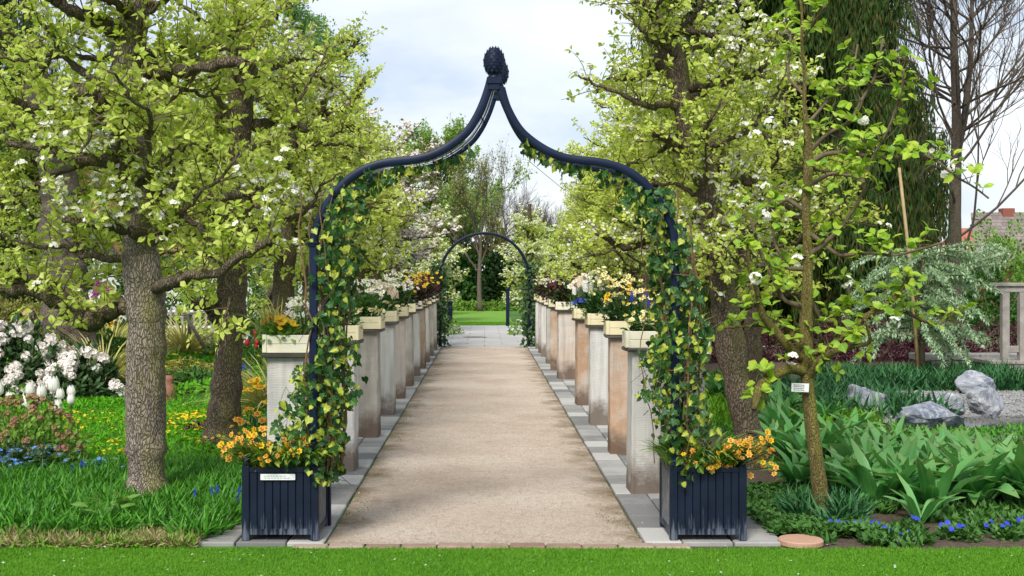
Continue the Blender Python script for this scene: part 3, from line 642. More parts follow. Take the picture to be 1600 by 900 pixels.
R_D = [8.06, 8.76, 10.67, 12.77, 14.69, 18.4, 20.1, 21.6, 23.4, 24.5, 25.9]; R_X = [1.335, 1.19, 1.24, 1.25, 1.25, 1.25, 1.235, 1.235, 1.23, 1.23, 1.23]
ORD = ['first', 'second', 'third', 'fourth', 'fifth', 'sixth', 'seventh', 'eighth', 'ninth', 'tenth', 'eleventh']
SPOTS = {}
for side, DD, XX in (('left', L_D, L_X), ('right', R_D, R_X)):
    for i, (d, x) in enumerate(zip(DD, XX)):
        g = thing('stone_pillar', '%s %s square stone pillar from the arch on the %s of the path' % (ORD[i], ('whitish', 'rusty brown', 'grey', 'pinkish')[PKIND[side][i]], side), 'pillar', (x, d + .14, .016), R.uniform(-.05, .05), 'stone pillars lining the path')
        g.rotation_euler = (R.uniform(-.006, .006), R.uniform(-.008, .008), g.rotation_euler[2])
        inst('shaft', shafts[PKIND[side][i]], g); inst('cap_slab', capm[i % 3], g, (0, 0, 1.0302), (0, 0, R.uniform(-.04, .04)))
        z = .018 + 1.0575; pale = (i in (0, 1) and side == 'right') or (i == 0 and side == 'left') or R.random() < .2
        g2 = thing('planter_box', 'cream shallow wooden planter box on the %s stone pillar %s of the path' % (ORD[i], side), 'planter box', (x, d + .14 + R.uniform(-.01, .01), z), R.uniform(-.05, .05), 'cream planter boxes on the pillars')
        for nm, me in (boxB if pale else boxA): inst(nm, me, g2)
        SPOTS[side, i] = (x, d + .14, z + .10)

# ------------------------------------------------------------------ flowers and small plants
def T_daff(cup=True):
    v = T_flower(6, .30, .22, .04); return v
def flower_mesh(name, mats, kind):
    b = MB()
    if kind == 'daffodil': v = T_flower(6, .34, .18, .05); b.add(*v, mat=0); c = T_cup(.34, .55, 8); b.add(*c, mat=1)
    elif kind == 'pansy':
        q = T_quad(.55, .03)
        for i, a in enumerate((0, 1.15, -1.15, 2.3, -2.3)): v = xf(q, rotz(a) @ rotx(.12)); b.add(v[0] + (0, 0, .02 * i), v[1], v[2], mat=0)
        v = T_flower(5, .5, .2); b.add(v[0] * .38 + (0, 0, .12), v[1], v[2], mat=1)
    elif kind == 'star': v = T_flower(6, .22, .3, .04); b.add(*v, mat=0)
    elif kind == 'bell': c = T_cup(.75, .6, 8); b.add(*c, mat=0); v = T_flower(8, .3, .5); b.add(v[0] * .8 + (0, 0, .35), v[1], v[2], mat=1)
    elif kind == 'hyacinth':
        n = 34; z = np.linspace(0, 2.6, n); a = np.arange(n) * 2.4; r = .55 * np.sqrt(np.clip(1 - (z / 3.0) ** 2, .1, 1)); p = np.stack([r * np.cos(a), r * np.sin(a), z], 1)
        dr = np.stack([np.cos(a), np.sin(a), .2 + 0 * a], 1); v = T_flower(5, .3, .3); b.scatter(v, p, frames(np.cross(dr, (0, 0, 1)), dr), .55, mat=0)
    elif kind == 'ball':
        n = 34; p = rdir(n, -.3, 1); v = T_flower(5, .40, .45, .1); b.scatter(v, p * rng.uniform(.45, .85, (n, 1)), frames(np.cross(p, rdir(n)), p + rng.normal(0, .3, p.shape)), .46, mat=0)
    elif kind == 'grape':
        n = 40; z = np.linspace(0, 2.6, n); a = np.arange(n) * 2.4; r = .42 * np.sqrt(np.clip(1 - (z / 2.8) ** 2, .05, 1)); b.scatter(T_st, np.stack([r * np.cos(a), r * np.sin(a), z], 1), frames(rdir(n)), .24, mat=0)
    elif kind == 'tulip':
        prof = [(.12, 0), (.42, .18), (.52, .5), (.5, .85), (.40, 1.15)]; 
        for i in range(6):
            a0 = 2 * pi * i / 6; k = 4; V = []; hw = .62
            for r, z in prof + [(.30, 1.42)]:
                w_ = hw * (1 if z < 1.1 else .75 if z < 1.3 else .06)
                for s_ in (-1, 0, 1): aa = a0 + s_ * w_; rr = r * (1.0 if i % 2 else .93) * (1 if s_ == 0 else .94); V.append((rr * cos(aa), rr * sin(aa), z))
            Fc = []
            for j in range(5):
                for s_ in (0, 1): q = 3 * j + s_; Fc += [(q, q + 1, q + 4), (q, q + 4, q + 3)]
            b.add(V, Fc, mat=0)
    return b.mesh(name, mats, smooth=(kind in ('tulip',)))
FM = {}
def fl(kind, *mats):
    k = (kind,) + tuple(m.name for m in mats)
    if k not in FM: FM[k] = flower_mesh(kind + '_flower', list(mats), kind)
    return FM[k]
def bouquet(label, cat, name, loc, foliage, flowers, group=None, rx=.16, ry=.12):
    """one plant or planting: foliage = [(kind, material, n, height, size)], flowers = [(mesh, n, height, size, colour name)]"""
    t = thing(name, label, cat, loc, 0, group)
    for kind, mat, n, h, s in foliage:
        b = MB(); p = np.column_stack([rng.normal(0, rx * .42, n), rng.normal(0, ry * .42, n), np.zeros(n)]); p[:, 0] = np.clip(p[:, 0], -rx * 1.1, rx * 1.1); p[:, 1] = np.clip(p[:, 1], -ry * 1.1, ry * 1.1)
        out_ = np.column_stack([p[:, 0] / rx, p[:, 1] / ry, np.zeros(n)])
        if kind == 'strap':
            hh = rng.uniform(.6, 1.15, n) * h; b.scatter(T_strap(.022, .55, 6, .2), p, frames(out_ * .6 + rng.normal(0, .35, (n, 3)) * (1, 1, 0)), np.stack([hh * s, hh, hh], 1))
        elif kind == 'blade':
            hh = rng.uniform(.6, 1.2, n) * h; dr = out_ * .45 + rng.normal(0, .25, (n, 3)) * (1, 1, 0) + (0, 0, 1); b.scatter(BLADE2, p, frames(dr, dr * (-1, -1, 0) + (0, 0, .01)), np.stack([np.full(n, s), hh, hh], 1))
        else:                                                        # bushy: leaves through a dome
            q = rdir(n, -.1, 1) * rng.uniform(.45, 1, n)[:, None]; pp = q * (rx * 1.05, ry * 1.1, h); dr = unit(q + rdir(n) * .6 + (0, 0, .25)); b.scatter(LEAF2 if kind == 'bush' else LEAF, pp, frames(dr, roll=.4), rng.uniform(.7, 1.2, n) * s)
        b.build('foliage', mat, t, kind='stuff')
    for me, n, h, s, how in flowers:
        st = MB()
        for i in range(n):
            a = rng.uniform(0, 2 * pi); r = math.sqrt(rng.uniform(.0, 1)); x, y = rx * 1.05 * r * cos(a), ry * 1.05 * r * sin(a) - (.03 if how == 'front' else 0)
            if how == 'front': y = -ry * rng.uniform(.5, 1.05)
            z = h * (rng.uniform(.80, 1.1) - .3 * r * r) if how != 'spray' else h * rng.uniform(.3, 1.1)
            tl = rng.uniform(.3, 1.2) if how not in ('up',) else rng.uniform(0, .15); tz = rng.normal(0, .9)
            inst('flower', me, t, (x, y, z), (tl, rng.normal(0, .15), tz), s * rng.uniform(.8, 1.15))
            st.tube([(x * .5, y * .5, 0), (x * .9, y * .9, z * .6), (x, y, z)], .0016, 3)
        st.build('stems', MIDLEAF, t, kind='stuff')
    return t
YD, OD, WD = fl('daffodil', YELLOW, ORANGE), fl('daffodil', ORANGE, ORANGE), fl('daffodil', WHITEP, CREAM)
CD = fl('daffodil', CREAM, YELLOW); PW = fl('pansy', CREAM, YELLOW); PY = fl('pansy', YELLOW, ORANGE); PB = fl('pansy', BLUE, DARKRED); PR = fl('pansy', DARKRED, DARKRED); PO = fl('pansy', ORANGE, YELLOW)
HW, HA = fl('hyacinth', WHITEP), fl('hyacinth', APRI); BELL = fl('bell', LIME, CREAM); STW = fl('star', WHITEP); GR = fl('grape', BLUE); BALLW = fl('ball', PETAL_P)
STR = [('strap', MIDLEAF, 26, .24, 1.1)]; BUSH = [('bush', MIDLEAF, 260, .16, .045)]; DKB = [('bush', DKLEAF, 260, .18, .05)]; REDB = [('bush', PURPLE, 220, .2, .055), ('bush', MIDLEAF, 120, .2, .045)]
def at(side, i, label, cat, name, fo, flw, rx=.16, ry=.12, dx=0, dy=0):
    x, y, z = SPOTS[side, i]
    if i >= 2: flw = [(m, int(n * 1.5), h * 1.32, s * 1.08, w_) for m, n, h, s, w_ in flw]; fo = [(k, m, int(n * 1.5), h * 1.4, s) for k, m, n, h, s in fo]
    return bouquet(label, cat, name, (x + dx, y + dy, z), fo, flw, 'plants in the pillar boxes', rx, ry)
at('left', 0, 'yellow orange pansies with round green leaves spilling over the first left planter box', 'flowers', 'pansy_plant', [('bush', LIGHTLEAF, 200, .10, .05)], [(PY, 12, .13, .028, ''), (PO, 8, .14, .03, '')], .15, .08, -.06, -.07)
at('left', 0, 'dense white narcissus standing at the back of the first left planter box', 'flowers', 'narcissus_plant', [('strap', MIDLEAF, 40, .25, 1.1)], [(WD, 12, .27, .034, ''), (STW, 16, .25, .036, '')], .12, .07, .06, .06)
at('left', 0, 'pale yellow arching ornamental grass in the first left planter box', 'ornamental grass', 'ornamental_grass', [('blade', STRAW, 120, .36, .11)], [], .10, .06, -.11, .07)
at('left', 1, 'mixed green leafy plants with small cream flowers in the second left planter box', 'flowers', 'leafy_plant', BUSH, [(CD, 9, .2, .026, '')])
at('left', 2, 'white narcissus over small pansies in the third left planter box', 'flowers', 'narcissus_plant', STR + BUSH, [(PW, 16, .08, .028, 'front'), (WD, 18, .28, .032, '')], .17)
at('left', 3, 'apricot hyacinths and white narcissus in the fourth left planter box', 'flowers', 'hyacinth_plant', STR + BUSH, [(HA, 7, .2, .034, 'up'), (WD, 14, .30, .034, ''), (PW, 8, .1, .03, 'front')], .18)
at('left', 4, 'lush white narcissus with dark leaves in the fifth left planter box', 'flowers', 'narcissus_plant', STR + DKB, [(WD, 22, .32, .036, '')], .2)
at('left', 5, 'dark purple leafy plant with a few white flowers in the sixth left planter box', 'flowers', 'purple_leaf_plant', REDB, [(WD, 6, .25, .034, '')], .2)
for i in (6, 7, 8, 9, 10):
    at('left', i, '%s wallflowers above dark red leaves in the %s left planter box' % (('golden yellow', 'orange yellow', 'yellow', 'dark red', 'small orange')[i - 6], ORD[i]), 'flowers', 'wallflower_plant', DKB + REDB[:1], [(PY, 8, .33, .036, 'spray'), (PO, 3, .30, .034, 'spray'), (PR, 10, .30, .036, 'spray')], .22, .15)
at('right', 0, 'orange flowers with yellow grass in the outer first right planter box', 'flowers', 'primrose_plant', BUSH + [('blade', STRAW, 70, .30, .1)], [(PY, 7, .17, .04, ''), (PO, 7, .15, .036, '')], .16)
at('right', 1, 'cream and yellow pansies in the pale second right planter box', 'flowers', 'pansy_plant', BUSH[:1], [(PW, 20, .11, .03, 'front'), (PW, 8, .15, .028, '')], .16)
at('right', 1, 'small pale yellow narcissus with blue grape hyacinths above the second right planter box', 'flowers', 'narcissus_plant', STR, [(CD, 22, .30, .024, 'spray'), (GR, 6, .26, .022, 'up')], .16, .09, 0, .05)
at('right', 2, 'pale yellow narcissus with deep green straps in the third right planter box', 'flowers', 'narcissus_plant', STR + DKB, [(CD, 26, .30, .028, 'spray'), (YD, 5, .24, .028, '')], .18)
at('right', 3, 'lime white hellebore bells in the fourth right planter box', 'flowers', 'hellebore_plant', BUSH + DKB, [(BELL, 30, .34, .034, 'spray')], .2)
at('right', 4, 'white hyacinths with blue pansies in the fifth right planter box', 'flowers', 'hyacinth_plant', STR + BUSH, [(HW, 7, .24, .036, 'up'), (HA, 4, .26, .034, 'up'), (WD, 14, .33, .036, ''), (PB, 9, .1, .036, 'front')], .2)
for i in (5, 6, 7, 8, 9, 10):
    at('right', i, '%s leafy plant with %s flowers in the %s right planter box' % (('dark red', 'dusky purple', 'wine red', 'green and red', 'deep green', 'dark')[i - 5], ('wine', 'wine', 'white', 'few white', 'pale', 'white')[i - 5], ORD[i]), 'flowers', 'heuchera_plant', REDB + DKB, [(PR, 9, .3, .034, 'spray')] + ([(WD, 7, .3, .036, '')] if i > 6 else []), .2, .15)

# orange daffodils in the two tubs
def tub_flowers(label, cx, lean, n, spots):
    t = thing('daffodil_plant', label, 'daffodils', (cx, 7.42, .42), 0, 'orange daffodils in the tubs')
    k = 380; b = MB(); p = np.column_stack([rng.uniform(-.22, .22, k), rng.uniform(-.19, .13, k), np.zeros(k)])
    for T, sl in ((T_strap(.026, .62, 7, .2), slice(0, 200)), (T_strap(.026, .9, 7, .2), slice(200, k))):
        q = p[sl]; o = np.column_stack([q[:, 0] * 4 + lean * .5, -.25 + q[:, 1] * 2, 0 * q[:, 0]]) + rng.normal(0, .45, (len(q), 3)) * (1, 1, 0); hh = rng.uniform(.17, .33, len(q))
        b.scatter(T, q, frames(o), np.stack([hh * 1.25, hh, hh], 1))
    b.build('foliage', m_leaf('daffodil_leaf', [(.06, .17, .02), (.12, .27, .03), (.2, .36, .05)], .3, .45, .35, tip=(.3, .3, .06)) if cx < 0 else bpy.data.materials['daffodil_leaf'], t, kind='stuff')
    st = MB()
    for (px, py, m_) in spots:
        y0 = 7.42 + R.uniform(-.26, .0); p0 = P(px, py, y0) - np.array((cx, 7.42, .42))
        for i in range(m_ + 2):
            q = p0 + rng.normal(0, .027, 3) * (1, 1, .8); inst('flower', OD if R.random() < .75 else YD, t, q, (R.uniform(.5, 1.4), R.uniform(-.3, .3), R.uniform(-1.2, 1.2)), R.uniform(.017, .024))
            if i < 2: st.tube([(q[0] * .4, q[1] * .5, 0), (q[0] * .8, q[1] * .8, q[2] * .6), q], .0025, 4)
    st.build('stems', MIDLEAF, t, kind='stuff')
tub_flowers('orange small-cupped daffodils arching over the left labelled tub', cxL, -.6, 44, [(348, 706, 3), (362, 700, 4), (372, 690, 5), (384, 682, 5), (396, 680, 4), (408, 682, 5), (400, 698, 4), (412, 706, 3), (384, 712, 5), (396, 720, 3), (408, 718, 4), (420, 714, 3), (424, 702, 3), (438, 704, 3), (452, 690, 4), (474, 684, 5), (480, 692, 5), (486, 700, 5), (462, 706, 4), (466, 720, 3), (360, 716, 3)])
tub_flowers('orange small-cupped daffodils and arching leaves over the right tub', cxR, .5, 36, [(1078, 704, 3), (1084, 712, 3), (1098, 716, 4), (1108, 722, 5), (1118, 718, 5), (1116, 730, 4), (1128, 708, 3), (1140, 706, 3), (1152, 716, 3), (1165, 690, 3), (1158, 700, 3), (1178, 692, 3), (1188, 698, 5), (1198, 684, 4), (1192, 708, 4), (1204, 734, 4), (1204, 706, 2), (1150, 690, 3), (1170, 718, 3), (1134, 726, 3)])

# ------------------------------------------------------------------ ivy
def ivy(label, prof, hoop_pts, cx, n, seed):
    q = np.random.default_rng(seed); ys = np.array([p[0] for p in prof], float); lo = np.array([p[1] for p in prof], float); hi = np.array([p[2] for p in prof], float)
    t = thing('climbing_ivy', label, 'ivy', (cx, 7.45, .42), 0); wts = hi - lo
    Y = []; 
    while len(Y) < n:
        y = q.uniform(ys[0], ys[-1])
        if q.uniform(0, 1) < np.interp(y, ys, wts) / wts.max() * 1.1: Y.append(y)
    Y = np.array(Y); u = q.beta(1.5, 1.5, n); px = np.interp(Y, ys, lo) + u * (np.interp(Y, ys, hi) - np.interp(Y, ys, lo)); px += 9 * np.sin(Y * .09 + seed)
    d = q.uniform(7.13, 7.72, n); Pn = np.stack([(px - VX) / F * 7.4, d, EYE + (VY - Y) / F * 7.4], 1)
    # trailing along the hoop
    if hoop_pts:
        hp = np.array([(a, b) for a, b, _ in hoop_pts], float); wd = np.array([c for *_, c in hoop_pts], float); m = int(n * .13); s = q.uniform(0, 1, m) ** 1.5; tt = np.linspace(0, 1, len(hp))
        hx, hy, hw = np.interp(s, tt, hp[:, 0]), np.interp(s, tt, hp[:, 1]), np.interp(s, tt, wd); k = q.uniform(0, 1, m)
        Pn = np.vstack([Pn, np.stack([(hx + q.normal(0, .35, m) * hw - VX) / F * 7.45, q.uniform(7.22, 7.66, m), EYE + (VY - hy - k * hw) / F * 7.45], 1)])
    Pn -= np.array((cx, 7.45, .42)); N = len(Pn)
    c0 = np.array((0, 0, 0)); od = Pn * (1, 1, 0); od[:, 0] -= od[:, 0].mean(); out_ = unit(od + q.normal(0, .08, (N, 3)) * (1, 1, 0)) + (0, -.5, .35)
    dr = unit(np.column_stack([q.normal(0, .5, N), q.normal(0, .3, N) - .15, -np.abs(q.normal(.8, .35, N))])); Rm = frames(dr, out_, .35); S = q.uniform(.026, .054, N)
    front = np.argsort(Pn[:, 1] - S * 2 + q.normal(0, .05, N)); big = set(front[:300].tolist())
    mi = []
    for k in range(5): b = MB(); v, f, uu = IVY; v2 = v * np.array((1, 1, 1)) + q.normal(0, .02, v.shape); b.add(v2, f, uu); mi.append(b.mesh('leaf', IVYM))
    for i in front[:300]:
        o = inst('leaf', mi[i % 5], t); M = Matrix(Rm[i].tolist()).to_4x4(); M.translation = Vector(Pn[i]); o.matrix_basis = M @ Matrix.Diagonal((S[i], S[i], S[i], 1))
    rest = front[300:]; b = MB(); b.scatter(IVY, Pn[rest], Rm[rest], S[rest]); b.build('ivy_leaves', IVYM, t, kind='stuff')
    b = MB()
    for k in range(16):
        pts = []; x = q.uniform(-.07, .07); y = q.uniform(-.2, .2); H = q.uniform(.7, 1.75)
        for j in range(16): x += q.normal(0, .016); y = np.clip(y + q.normal(0, .02), -.24, .24); pts.append((x, y, H * j / 15))
        b.tube(pts, q.uniform(.003, .008), 5)
    for k in range(26):                                                # stray tendrils
        i = q.integers(0, N); p = Pn[i]; pts = [p, p + q.normal(0, .05, 3), p + q.normal(0, .07, 3) + (0, 0, -.06), p + q.normal(0, .08, 3) + (0, 0, -.14)]; b.tube(pts, .002, 3)
    b.build('stem', m_simple('ivy_stem', (.20, .12, .06), .8, .2, 20), t)
    return t
ivy('variegated green and yellow ivy climbing the left leg of the arch', [(296, 530, 572), (320, 510, 572), (350, 498, 562), (400, 492, 560), (450, 492, 560), (500, 492, 545), (550, 480, 555), (580, 462, 565), (620, 440, 560), (650, 435, 545), (690, 415, 540), (745, 485, 540)], [(545, 280, 44), (580, 266, 30), (620, 260, 20), (660, 257, 14), (700, 244, 12), (740, 232, 10)], X(513, 7.45), 1750, 3)
ivy('variegated yellow-blotched ivy climbing the right leg of the arch', [(300, 985, 1035), (330, 1000, 1055), (350, 1012, 1068), (400, 1015, 1072), (450, 1022, 1085), (500, 1025, 1105), (550, 1008, 1108), (600, 1003, 1108), (650, 1015, 1108), (700, 1040, 1120), (745, 1040, 1062)], [(1005, 296, 34), (970, 274, 24), (930, 264, 16), (880, 256, 10), (840, 240, 7), (815, 220, 8)], X(1052, 7.45), 1850, 5)

# ------------------------------------------------------------------ pear trees of the avenue
def grow(p, d, L, n, wig, up, q):
    p = np.array(p, float); d = unit(np.array(d, float)); pts = [p.copy()]; s = L / n
    for i in range(n):
        d = unit(d + q.normal(0, wig, 3) + np.array((0, 0, up))); p = p + d * s; pts.append(p.copy())
    return np.array(pts)
def pear(name, label, base, trunk, limbs, seed, reach=1.25, z0=1.55, z1=4.6, nl=24, leafs=9000, blossom=.10, leaf=.05, group='pear trees of the avenue', mats=None, inner=1.0, loc=None, parts=True, taper=.55, k_=14, tb=.10, blo=None, lm=None, cat='pear tree', aw=0, bsz=.0205, dens_=.062):
    """trunk: local (x, y, z, r) points; limbs: extra hand-placed limbs, lists of (x, y, z, r). Local coordinates from the base."""
    q = np.random.default_rng(seed); BK, TW, LM, BL = mats or (BARK, TWIG, PEAR, PETAL); lm = lm or LEAF; LB = BARK_D
    t = thing(name, label, cat, base, 0, group)
    tr = np.array(trunk, float); s = np.linspace(0, 1, len(tr)); ss = np.linspace(0, 1, 70); C = np.stack([np.interp(ss, s, tr[:, i]) for i in range(4)], 1)
    for _ in range(4): C[1:-1, :3] = (C[:-2, :3] + 2 * C[1:-1, :3] + C[2:, :3]) / 4
    C[:, 3] *= 1 + tb * np.sin(ss * 23 + seed) * .5 + tb * q.normal(0, .5, 70); C[:7, 3] *= np.linspace(1.42, 1, 7) ** 1.3
    b = MB(); b.tube(C[:, :3], C[:, 3], k_ * 2, bump=.06 if tb > .03 else .02, seed=seed); b.build('trunk', BK, t, True)
    fin = MB(); src = []
    def trunk_at(z):
        i = np.argmin(np.abs(C[:, 2] - z)); return C[i, :3], C[i, 3]
    ll = [np.array(l, float) for l in limbs]
    for i in range(nl):
        f = (i + .5) / nl; z = z0 + (z1 - z0) * f + q.normal(0, .05); p, r = trunk_at(z); a = i * 2.4 + q.normal(0, .35) + seed
        if aw: a = math.atan2(sin(a), cos(a) * (1 + aw))
        rl = reach * (1 - taper * max(0, f - .35)) * q.uniform(.75, 1.1); dx = cos(a); dy = sin(a)
        pts = grow(p, (dx, dy, q.uniform(-.15, .5)), rl, 10, .24, .025, q); rr = np.linspace(min(.034, r * .5) * q.uniform(.6, 1.1), .007, 11); ll.append(np.column_stack([pts, rr]))
    for l in ll:
        n_ = 30 if len(l) < 12 else len(l); s = np.linspace(0, 1, len(l)); s2 = np.linspace(0, 1, n_); pts = np.stack([np.interp(s2, s, l[:, i]) for i in range(4)], 1); pts[1:-1, :3] += q.normal(0, .008, (n_ - 2, 3))
        bl = MB(); bl.tube(pts[:, :3], pts[:, 3] * (1 + q.normal(0, .08, n_)), 9, bump=.05, seed=seed)
        bl.build('limb', LB, t, True)
        src.append(pts)
    spur = []; tw = MB()
    for pts in src:
        L = np.linalg.norm(np.diff(pts[:, :3], axis=0), axis=1).sum(); m = max(3, int(L / dens_)); 
        for j in range(m):
            f = q.uniform(.12, 1.0); i = int(f * (len(pts) - 1)); p = pts[i, :3]; tg = unit(pts[min(i + 1, len(pts) - 1), :3] - pts[max(i - 1, 0), :3]); sd_ = unit(np.cross(tg, q.normal(0, 1, 3))); sd_[2] = abs(sd_[2]) * .8 - .12
            ln = q.uniform(.16, .56) * (1.15 - .3 * f); tp = grow(p, sd_ * .9 + tg * .45, ln, 5, .22, .10, q); tw.qtube(tp, np.linspace(.0058, .002, 6), 3)
            for u in np.arange(.25, 1.01, .075 / ln): k = u * 5; i0 = min(4, int(k)); pp = tp[i0] + (tp[i0 + 1] - tp[i0]) * (k - i0); spur.append(np.concatenate([pp, unit(tp[i0 + 1] - tp[i0])]))
    spur = np.array(spur); q.shuffle(spur); per = 6; ns = min(len(spur), leafs // per); spur = spur[:ns]
    p, dr = spur[:, :3], spur[:, 3:]; ax = unit(dr * .6 + rdirq(q, ns) * .8 + (0, 0, .5)); p2 = p + ax * .025
    P_ = np.repeat(p2, per, 0); A = np.repeat(ax, per, 0); o = rdirq(q, ns * per); o = unit(o - A * np.sum(o * A, 1)[:, None]); ld = unit(A * q.uniform(.05, .9, (ns * per, 1)) + o); up = A + q.normal(0, .25, A.shape)
    b = MB(); sz = q.beta(2.2, 1.6, ns * per) * .95 + .32; Rm_ = frames(ld, up); kk = q.integers(0, 4, ns * per)
    for w_, T_ in enumerate((lm, lm, LEAF_C, LEAF_N)): m_ = kk == w_; b.scatter(T_, (P_ + ld * .012)[m_], Rm_[m_], (sz * leaf)[m_])
    b.build('foliage', LM, t, kind='stuff')
    nb = int(ns * blossom)
    if nb:
        # blossom gathers in patches
        score = np.sin(p[:, 0] * 4 + seed) + np.sin(p[:, 1] * 4.4 + seed) + np.sin(p[:, 2] * 3.7) + q.normal(0, .9, ns); idx = np.argsort(-score)[:nb]; c = p2[idx]; m = 8
        off = rdirq(q, nb * m); off[:, 2] = np.abs(off[:, 2]) * .8; pp = np.repeat(c, m, 0) + off * .032; nn = unit(off + (0, 0, .3)); v = T_flower(5, .42, .3, .06)
        b = MB(); b.scatter(blo or v, pp, frames(np.cross(nn, rdirq(q, nb * m)), nn), q.uniform(.8, 1.15, nb * m) * bsz); b.build('blossom', BL, t, kind='stuff')
    tw.build('twigs', TW, t, kind='stuff'); return t
def rdirq(q, N):
    v = q.normal(0, 1, (N, 3)); return v / np.linalg.norm(v, axis=1)[:, None]
def TP(rows, d, base):
    """trunk or limb points from (px, py, half width px, extra depth)"""
    out = []
    for r in rows: dd = d + (r[3] if len(r) > 3 else 0); p = P(r[0], r[1], dd) - np.array(base); out.append((*p, r[2] / F * dd))
    return out
# left front tree: bark column with long horizontal limbs
dA = 8.45; bA = (X(229, dA), dA, 0)
pear('pear_tree', 'nearest pear tree on the left, pale cracked trunk between tulips and tub', bA, TP([(229, 796, 34), (230, 760, 30.5), (229, 700, 30), (228, 640, 30), (227, 580, 29), (229, 520, 29.5), (228, 470, 30), (222, 430, 28), (219, 380, 26), (222, 330, 24), (205, 260, 24), (195, 200, 25), (196, 130, 28), (204, 60, 26), (212, 0, 24), (216, -80, 18)], dA, bA),
     [TP(r, dA, bA) for r in ([(205, 482, 15), (185, 478, 15), (160, 492, 17), (140, 500, 18), (118, 490, 20), (100, 470, 17), (70, 462, 11), (45, 452, 9), (0, 452, 9), (-60, 440, 7)], [(110, 488, 14), (92, 460, 12), (66, 440, 10), (30, 435, 8), (0, 430, 6)], [(245, 450, 11, -.1), (270, 440, 11, -.3), (300, 430, 8, -.5), (340, 428, 6, -.6), (380, 400, 7, -.7), (414, 382, 6, -.75), (420, 374, 5, -.76)],
      [(200, 150, 20), (170, 165, 19, -.2), (140, 155, 16, -.4), (120, 140, 13, -.5)], [(210, 200, 16), (160, 190, 11, .3), (100, 178, 10, .5), (50, 170, 8, .6), (10, 150, 6, .6)], [(215, 240, 14), (180, 252, 12, -.2), (130, 248, 10, -.3), (70, 232, 7, -.3), (10, 225, 5, -.3)], [(200, 60, 14), (150, 30, 11, -.2), (110, 14, 9, -.3), (70, -8, 8, -.4)], [(225, 368, 10, -.1), (180, 356, 7, -.25), (140, 350, 6, -.3), (100, 344, 5, -.3)], [(225, 110, 14), (270, 112, 12, -.1), (310, 106, 8, -.3), (375, 95, 9, -.4), (400, 112, 7, -.4)],
      [(240, 300, 12), (290, 290, 9, .1), (340, 310, 7, .1), (400, 300, 5, .2)])], 3, reach=1.3, z0=1.62, z1=4.0, nl=26, leafs=30000, blossom=.11, leaf=.056)
dB = 11.0; bB = (X(346, dB), dB, 0)
pear('pear_tree', 'second pear tree on the left, mossy leaning trunk behind the orange daffodils', bB, TP([(346, 712, 27), (348, 670, 24), (352, 620, 24), (357, 560, 23), (361, 500, 23), (364, 440, 22), (366, 380, 21), (370, 300, 19), (374, 230, 17), (377, 150, 20), (380, 80, 22), (380, 20, 18), (378, -30, 14)], dB, bB),
     [TP(r, dB, bB) for r in ([(345, 510, 11), (330, 480, 11, -.1), (315, 472, 9, -.2), (300, 480, 6, -.3)], [(360, 380, 12), (320, 360, 12, -.1), (285, 372, 8, -.3), (240, 360, 6, -.3)], [(372, 340, 14), (330, 310, 10, .1), (300, 300, 7, .2)], [(375, 200, 12), (430, 190, 8, .1), (480, 200, 6, .2)])], 5, reach=1.45, z0=1.65, z1=4.2, nl=28, leafs=28000, blossom=.11, leaf=.058, mats=(BARK_D, TWIG, PEAR, PETAL))
dC = 13.9; bC = (X(440, dC), dC, 0)
pear('pear_tree', 'third pear tree on the left, hidden trunk above the first planter box', bC, [(0, 0, 0, .14), (.02, 0, 1.5, .12), (.1, .05, 2.6, .12), (.04, 0, 3.6, .10), (.1, 0, 4.1, .08)], [], 6, reach=1.4, z0=1.55, z1=3.9, nl=30, leafs=24000, blossom=.09, leaf=.058, mats=(BARK_D, TWIG, PEAR, PETAL))
dE = 16.4; bE = (X(505, dE), dE, 0)
pear('pear_tree', 'fourth pear tree on the left, knobbly pollarded top standing against the sky', bE, TP([(480, 615, 15), (484, 500, 14), (488, 400, 13), (486, 300, 15), (490, 230, 16), (492, 180, 13), (508, 130, 16), (503, 100, 12), (502, 82, 9), (512, 72, 5)], dE, bE),
     [TP(r, dE, bE) for r in ([(500, 215, 9), (515, 190, 9, -.1), (540, 184, 9, -.2), (548, 195, 8, -.2), (565, 215, 3, -.2)], [(510, 178, 7), (550, 165, 5, -.1), (562, 140, 5, -.1), (570, 125, 4, -.1)], [(505, 130, 6), (530, 100, 4), (545, 82, 4), (560, 60, 3)], [(508, 80, 4), (520, 66, 4), (545, 62, 3)])], 8, reach=1.25, z0=1.5, z1=4.3, nl=30, leafs=22000, blossom=.09, leaf=.055, mats=(BARK_D, TWIG, PEAR, PETAL), taper=.8)
gen = [[(0, 0, 0, .15), (.05, 0, 1.4, .12), (-.05, .05, 2.6, .115), (.08, 0, 3.5, .09), (.02, 0, 4.1, .06)], [(0, 0, 0, .13), (-.06, 0, 1.4, .11), (.08, .05, 2.6, .10), (0, 0, 3.4, .08), (.06, 0, 4.0, .05)]]
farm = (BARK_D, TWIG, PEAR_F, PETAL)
f1 = pear('pear_tree', 'fifth pear tree on the left, soft lime crown over the middle planter boxes', (-2.5, 19.1, 0), gen[0], [], 12, reach=1.5, z0=1.45, z1=4.1, nl=30, leafs=19000, blossom=.14, leaf=.064, mats=farm, k_=8)
